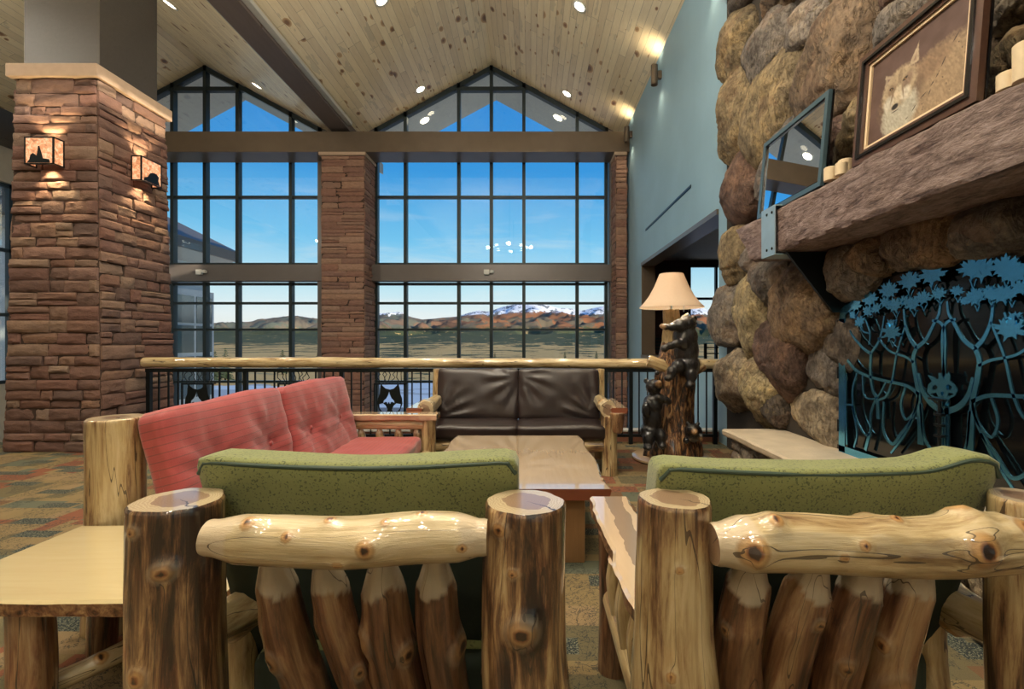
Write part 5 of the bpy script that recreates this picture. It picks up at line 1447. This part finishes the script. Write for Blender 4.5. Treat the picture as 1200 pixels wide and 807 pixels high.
picture('wolf_picture', 'large brown-framed painting of a grey wolf leaning on the mantel', 1.955, 2.06, 2.86, 2.318, 2.965, .05, 0,
        [(.035, .035, 'frame_brown', 'outer_frame'), (.016, .045, 'frame_black', 'frame_bead'), (.022, .03, 'frame_brown', 'inner_frame'), (.016, .02, 'fillet', 'fillet')], wolf, 0)
picture('glazed_picture', 'smaller blue-grey framed picture with reflecting glass leaning on the mantel', 1.955, 3.18, 4.07, 2.318, 2.96, .06, 0,
        [(.035, .03, 'frame_blue', 'outer_frame'), (.01, .022, 'frame_black', 'frame_bead')], landscape, 1)
# ---------------------------------------------------------------- candles
for (px, w_, h_, X, lab) in ((973.5, .04, .085, 1.95, 'cream pillar candle beside the blue-framed picture, farthest left'), (986, .034, .075, 1.95, 'short cream candle in front at the left of the wolf picture'), (991, .043, .125, 2.03, 'taller cream candle behind the short one, left of the wolf picture'),
                             (1183, .042, .07, 1.99, 'squat cream candle right of the wolf picture'), (1204, .045, .15, 1.99, 'tall cream candle at the right edge on the mantel')):
    Y = X * FX / (px - CX)
    t = empty('pillar_candle', (X, Y, 2.325), lab, 'candle', 'cream candles on the mantel')
    MB().lathe((X, Y, 2.325), [(.001, 0), (w_, 0), (w_, h_ - .004), (w_ - .004, h_), (w_ - .012, h_ - .006), (.001, h_ - .008)], 28, cap=False).out('wax_body', M['candle'], t)
    MB().tube([(X, Y, 2.325 + h_ - .01), (X + .002, Y, 2.325 + h_ + .012)], .0015, 6).out('wick', M['black_metal'], t)
# ================================================================ outside
def terrain():
    na, nd_ = 300, 190
    # target skyline in the photograph, column -> row
    sky = [(-700, 372), (0, 380), (200, 386), (240, 381), (265, 379), (290, 378), (315, 373), (345, 369), (372, 374), (400, 366), (443, 367), (470, 365), (482, 371), (495, 374), (520, 372), (538, 370), (550, 366), (562, 363), (572, 365), (590, 359), (603, 356), (615, 357), (625, 354), (640, 357), (655, 361), (668, 361), (680, 364), (710, 358), (760, 366), (820, 360), (860, 372), (1400, 370)]
    sx = np.array([a for a, b in sky]); sy = np.array([b for a, b in sky])
    cols = np.linspace(-500, 1250, na); D = 24 * (9500 / 24) ** (np.linspace(0, 1, nd_) ** .78)
    D = np.unique(np.r_[D, np.linspace(4200, 8600, 110)])
    C, DD = np.meshgrid(cols, D); X = (C - CX) / FX * DD
    base = np.interp(DD, [24, 60, 150, 400, 900, 1800, 3000, 4200, 5200], [-3.9, -4.4, -6, -9.5, -14, -8, 12, 70, 140])
    top = (CY - np.interp(C, sx, sy)) / FX * 7600
    t = np.clip((DD - 4600) / 3000, 0, 1)
    P = np.stack([X / 900, DD / 900, X * 0], -1)
    rid = 1 - np.abs(fbm(P, 6, g=.6)) * 3.0; rid2 = 1 - np.abs(fbm(np.stack([X / 330, DD / 520, X * 0 + 5], -1), 4)) * 2.6
    Hh = base + (top - base) * t ** 1.15 * (1 - .3 * (1 - rid) * (1 - t ** 3) * 1.1)
    Hh += (rid2 - .5) * 130 * np.clip((DD - 3600) / 1200, 0, 1) * (1 - t ** 4)
    back = np.clip((DD - 7650) / 800, 0, 1); Hh = Hh * (1 - .75 * back)
    Hh += np.clip((DD - 900) / 1000, 0, 1) * fbm(np.stack([X / 260, DD / 260, X * 0 + 2], -1), 3) * 8
    V = np.stack([X, DD, Hh], -1).reshape(-1, 3); m = C.shape[1]; F = []
    for j in range(C.shape[0] - 1):
        for i in range(m - 1): k = j * m + i; F.append([k, k + 1, k + m + 1, k + m])
    o = mesh('hills', V, F, M['terrain'], None, True, origin=(0, 0, 0)); tagS(o)
def terrmat():
    t = NT('valley_and_mountains'); p = t.pos(); s = t.n('SeparateXYZ', {0: p}); z = s.outputs[2]; y = s.outputs[1]; x = s.outputs[0]
    nr = t.n('SeparateXYZ', {0: t.n('NewGeometry').outputs['Normal']}).outputs[2]
    n1 = t.noise(p, .0022, 6, .6); n2 = t.noise(p, .012, 6, .65); n3 = t.noise(t.map(p, (1, .35, 1)), .012, 7, .72); n4 = t.noise(p, .05, 4, .7)
    # near: frosted lawn and lot
    near = t.mix(t.m_('GREATER_THAN', t.noise(t.map(p, (.35, 1, 1)), .16, 3), .5), (.5, .6, .68), (.36, .42, .46))
    road = t.m_('MULTIPLY', t.m_('GREATER_THAN', y, 34.0), t.m_('LESS_THAN', y, 39.0)); near = t.mix(road, near, (.16, .18, .2))
    gold = t.mix(n4, (.72, .47, .19), (.4, .29, .12)); 
    forest = t.mix(n4, (.03, .055, .035), (.11, .12, .06))
    plain_ = t.mix(t.m_('GREATER_THAN', n3, t.ramp(t.m_('DIVIDE', y, 4200.0), [(0, (.44,) * 3), (.3, (.47,) * 3), (.55, (.6,) * 3), (1, (.62,) * 3)])), forest, gold)
    col = t.mix(t.m_('GREATER_THAN', t.m_('ADD', y, t.m_('MULTIPLY', n3, 60.0)), 95.0), near, plain_)
    # mountains
    mt = t.mix(n2, (.42, .17, .075), (.2, .1, .06)); mt = t.mix(t.m_('MULTIPLY', t.m_('GREATER_THAN', n1, .53), .7), mt, (.1, .13, .1))
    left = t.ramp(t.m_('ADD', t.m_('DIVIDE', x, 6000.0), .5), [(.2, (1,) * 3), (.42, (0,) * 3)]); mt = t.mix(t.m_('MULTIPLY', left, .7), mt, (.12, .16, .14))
    zz = t.m_('ADD', z, t.m_('MULTIPLY', t.m_('SUBTRACT', n2, .5), 220.0))
    mask = t.ramp(t.m_('DIVIDE', zz, 260.0), [(.42, (0,) * 3), (.62, (1,) * 3)]); far = t.m_('GREATER_THAN', y, 3400.0)
    col = t.mix(t.m_('MULTIPLY', mask, far), col, mt)
    hi = t.m_('ADD', zz, t.m_('MULTIPLY', t.m_('SUBTRACT', n1, .5), 160.0))
    grey = t.ramp(t.m_('DIVIDE', hi, 600.0), [(.6, (0,) * 3), (.74, (1,) * 3)]); col = t.mix(grey, col, (.16, .2, .24))
    snow = t.m_('MULTIPLY', t.m_('GREATER_THAN', hi, 400.0), t.m_('GREATER_THAN', n3, .46)); col = t.mix(snow, col, (.85, .88, .92))
    return t.bsdf(col, .95, 0, None, spec=.05)
M['terrain'] = terrmat()
terrain()
# neighbouring wing of the building, seen through the left window
M['wing_wall'] = plain('grey_stucco', (.4, .44, .45), .8); M['fascia'] = plain('dark_brown_fascia', (.07, .065, .06), .5); M['wing_glass'] = plain('dark_window_glass', (.05, .09, .1), .08, bump=0, coat=.6)
t = empty('building_wing', (-16, 17, -4), 'grey wing of the lodge with dark eaves outside the left window', 'building')
MB().box((-20, 13.2, -4.2), (-13.5, 20, 4.55)).out('wall', M['wing_wall'], t, smooth=False)
MB().box((-13.499, 17.6, -4.2), (-13.2, 19.9, 3.3)).out('bay', M['wing_wall'], t, smooth=False)
mb = MB().box((-21, 12.7, 4.72), (-12.6, 20.8, 5.1))
mb.prism([(-21, 5.1), (-12.6, 5.1), (-16.8, 7.2)], 1, 12.7, 20.8).out('roof', M['fascia'], t, smooth=False)
MB().prism([(-13.5, 4.4), (-12.75, 4.72), (-20.8, 4.72), (-20, 4.4)], 1, 13, 20.6).out('soffit', M['side_ceiling'], t, smooth=False)
for y0, y1 in ((17.75, 18.7), (18.85, 19.75)):
    for z0, z1 in ((-3.2, -1.2), (-.9, .7), (.85, 1.9), (2.0, 3.05)):
        MB().box((-13.2, y0, z0), (-13.17, y1, z1)).out('window', M['wing_glass'], t, smooth=False)
for z0, z1 in ((.85, 1.9), (2.0, 3.05), (-.9, .7)):
    MB().box((-14.5, 20.0, z0), (-13.6, 20.03, z1)).out('window', M['wing_glass'], t, smooth=False)
# conifers and bushes near the lodge
M['needles'] = plain('dark_needles', (.03, .055, .022), .9, scale=3, var=.5); M['treebark'] = plain('brown_bark', (.08, .05, .03), .9)
def conifer(x, y, z0, h_, r, sd, lab):
    t = empty('conifer', (x, y, z0), lab, 'tree', 'conifers outside the windows')
    R = random.Random(sd); mb = MB(); n = 15
    for k in range(n):
        zz = z0 + h_ * (.12 + .86 * k / n); rr = r * (1 - k / n) ** .85 + .05
        for j in range(11):
            a = R.uniform(0, 6.28); l_ = rr * R.uniform(.7, 1.1); d = Vector((math.cos(a), math.sin(a), -.28)); b_ = Vector((x, y, zz)); q = Vector((-math.sin(a), math.cos(a), 0)) * l_ * .26
            e = b_ + d * l_; m_ = b_ + d * l_ * .55
            mb.add([b_ + Vector((0, 0, .12 * h_ / 6)), m_ + q, e, m_ - q, m_ + Vector((0, 0, -.09 * h_ / 5))], [[0, 1, 2], [0, 2, 3], [1, 4, 2], [4, 3, 2], [0, 4, 1], [0, 3, 4]])
    mb.out('foliage', M['needles'], t, smooth=False)
    MB().tube([(x, y, z0 - .3), (x, y, z0 + h_ * .9)], [h_ * .03, h_ * .004], 8).out('trunk', M['treebark'], t)
for i, (px, ytop, D, lab) in enumerate(((331, 408, 90, 'dark conifer rising over the railing in the left window'), (264, 405, 70, 'conifer at the corner of the grey wing outside the left window'), (252, 409, 64, 'shorter conifer touching the grey wing outside the left window'), (372, 412, 120, 'small conifer beside the pilaster in the left window'),
                                        (580, 412, 160, 'small conifer above the loveseat in the middle window'), (662, 411, 170, 'small conifer right of the loveseat centre in the middle window'), (699, 410, 150, 'small conifer at the right side of the middle window'))):
    z0 = float(np.interp(D, [24, 60, 150, 400], [-3.9, -4.4, -6, -9.5])); zt = EYE + (CY - ytop) / FX * D
    conifer((px - CX) / FX * D, D, z0, zt - z0, (zt - z0) * .28, 50 + i, lab)
# sky
w = NT('clear_evening_sky', True)
g = w.n('TexCoord').outputs['Generated']; sp = w.n('SeparateXYZ', {0: g})
z = sp.outputs[2]
col = w.ramp(z, [(0.0, (.98, .92, .82)), (.05, (.9, .96, .98)), (.11, (.58, .86, .98)), (.2, (.2, .6, .94)), (.33, (.05, .34, .8)), (.5, (.025, .24, .7)), (1, (.01, .12, .5))])
cl = w.noise(w.map(g, (1.2, 1.2, 9)), 3.2, 6, .6, .4); band = w.ramp(z, [(.03, (1,) * 3), (.2, (.5,) * 3), (.34, (0,) * 3)])
m = w.m_('MULTIPLY', w.ramp(cl, [(.52, (0,) * 3), (.75, (1,) * 3)]), band); col = w.mix(w.m_('MULTIPLY', m, .6), col, (.95, .93, .9))
bg = w.n('Background', {0: col, 1: 1.0}); w.n('OutputWorld', {0: bg}); scn.world = w.m
l = bpy.data.lights.new('sun', 'SUN'); l.energy = 7.5; l.color = (1, .82, .6); l.angle = .01
o = bpy.data.objects.new('sun', l); COL.objects.link(o); d = Vector((-.85, .5, -.24)); o.rotation_euler = d.to_track_quat('-Z', 'Y').to_euler(); o.location = (30, -40, 30)
# daylight portals keep the window light clean
# ================================================================ camera
cam = bpy.data.cameras.new('camera'); co = bpy.data.objects.new('camera', cam); COL.objects.link(co); scn.camera = co
co.location = (0, 0, EYE); co.rotation_euler = (math.radians(90), 0, 0)
cam.sensor_width = 36; cam.lens = 36 * FX / 1200; cam.shift_x = -(CX - 600) / 1200; cam.shift_y = -(403.5 - CY) / 1200
cam.clip_start = .05; cam.clip_end = 30000
scn.view_settings.view_transform = 'Standard'; scn.view_settings.look = 'None'; scn.view_settings.gamma = 1; scn.view_settings.use_curve_mapping = False
scn.view_settings.exposure = 0.0
c = scn.cycles
c.use_denoising = True; c.max_bounces = 8; c.diffuse_bounces = 4; c.glossy_bounces = 4; c.transparent_max_bounces = 12; c.sample_clamp_indirect = 4
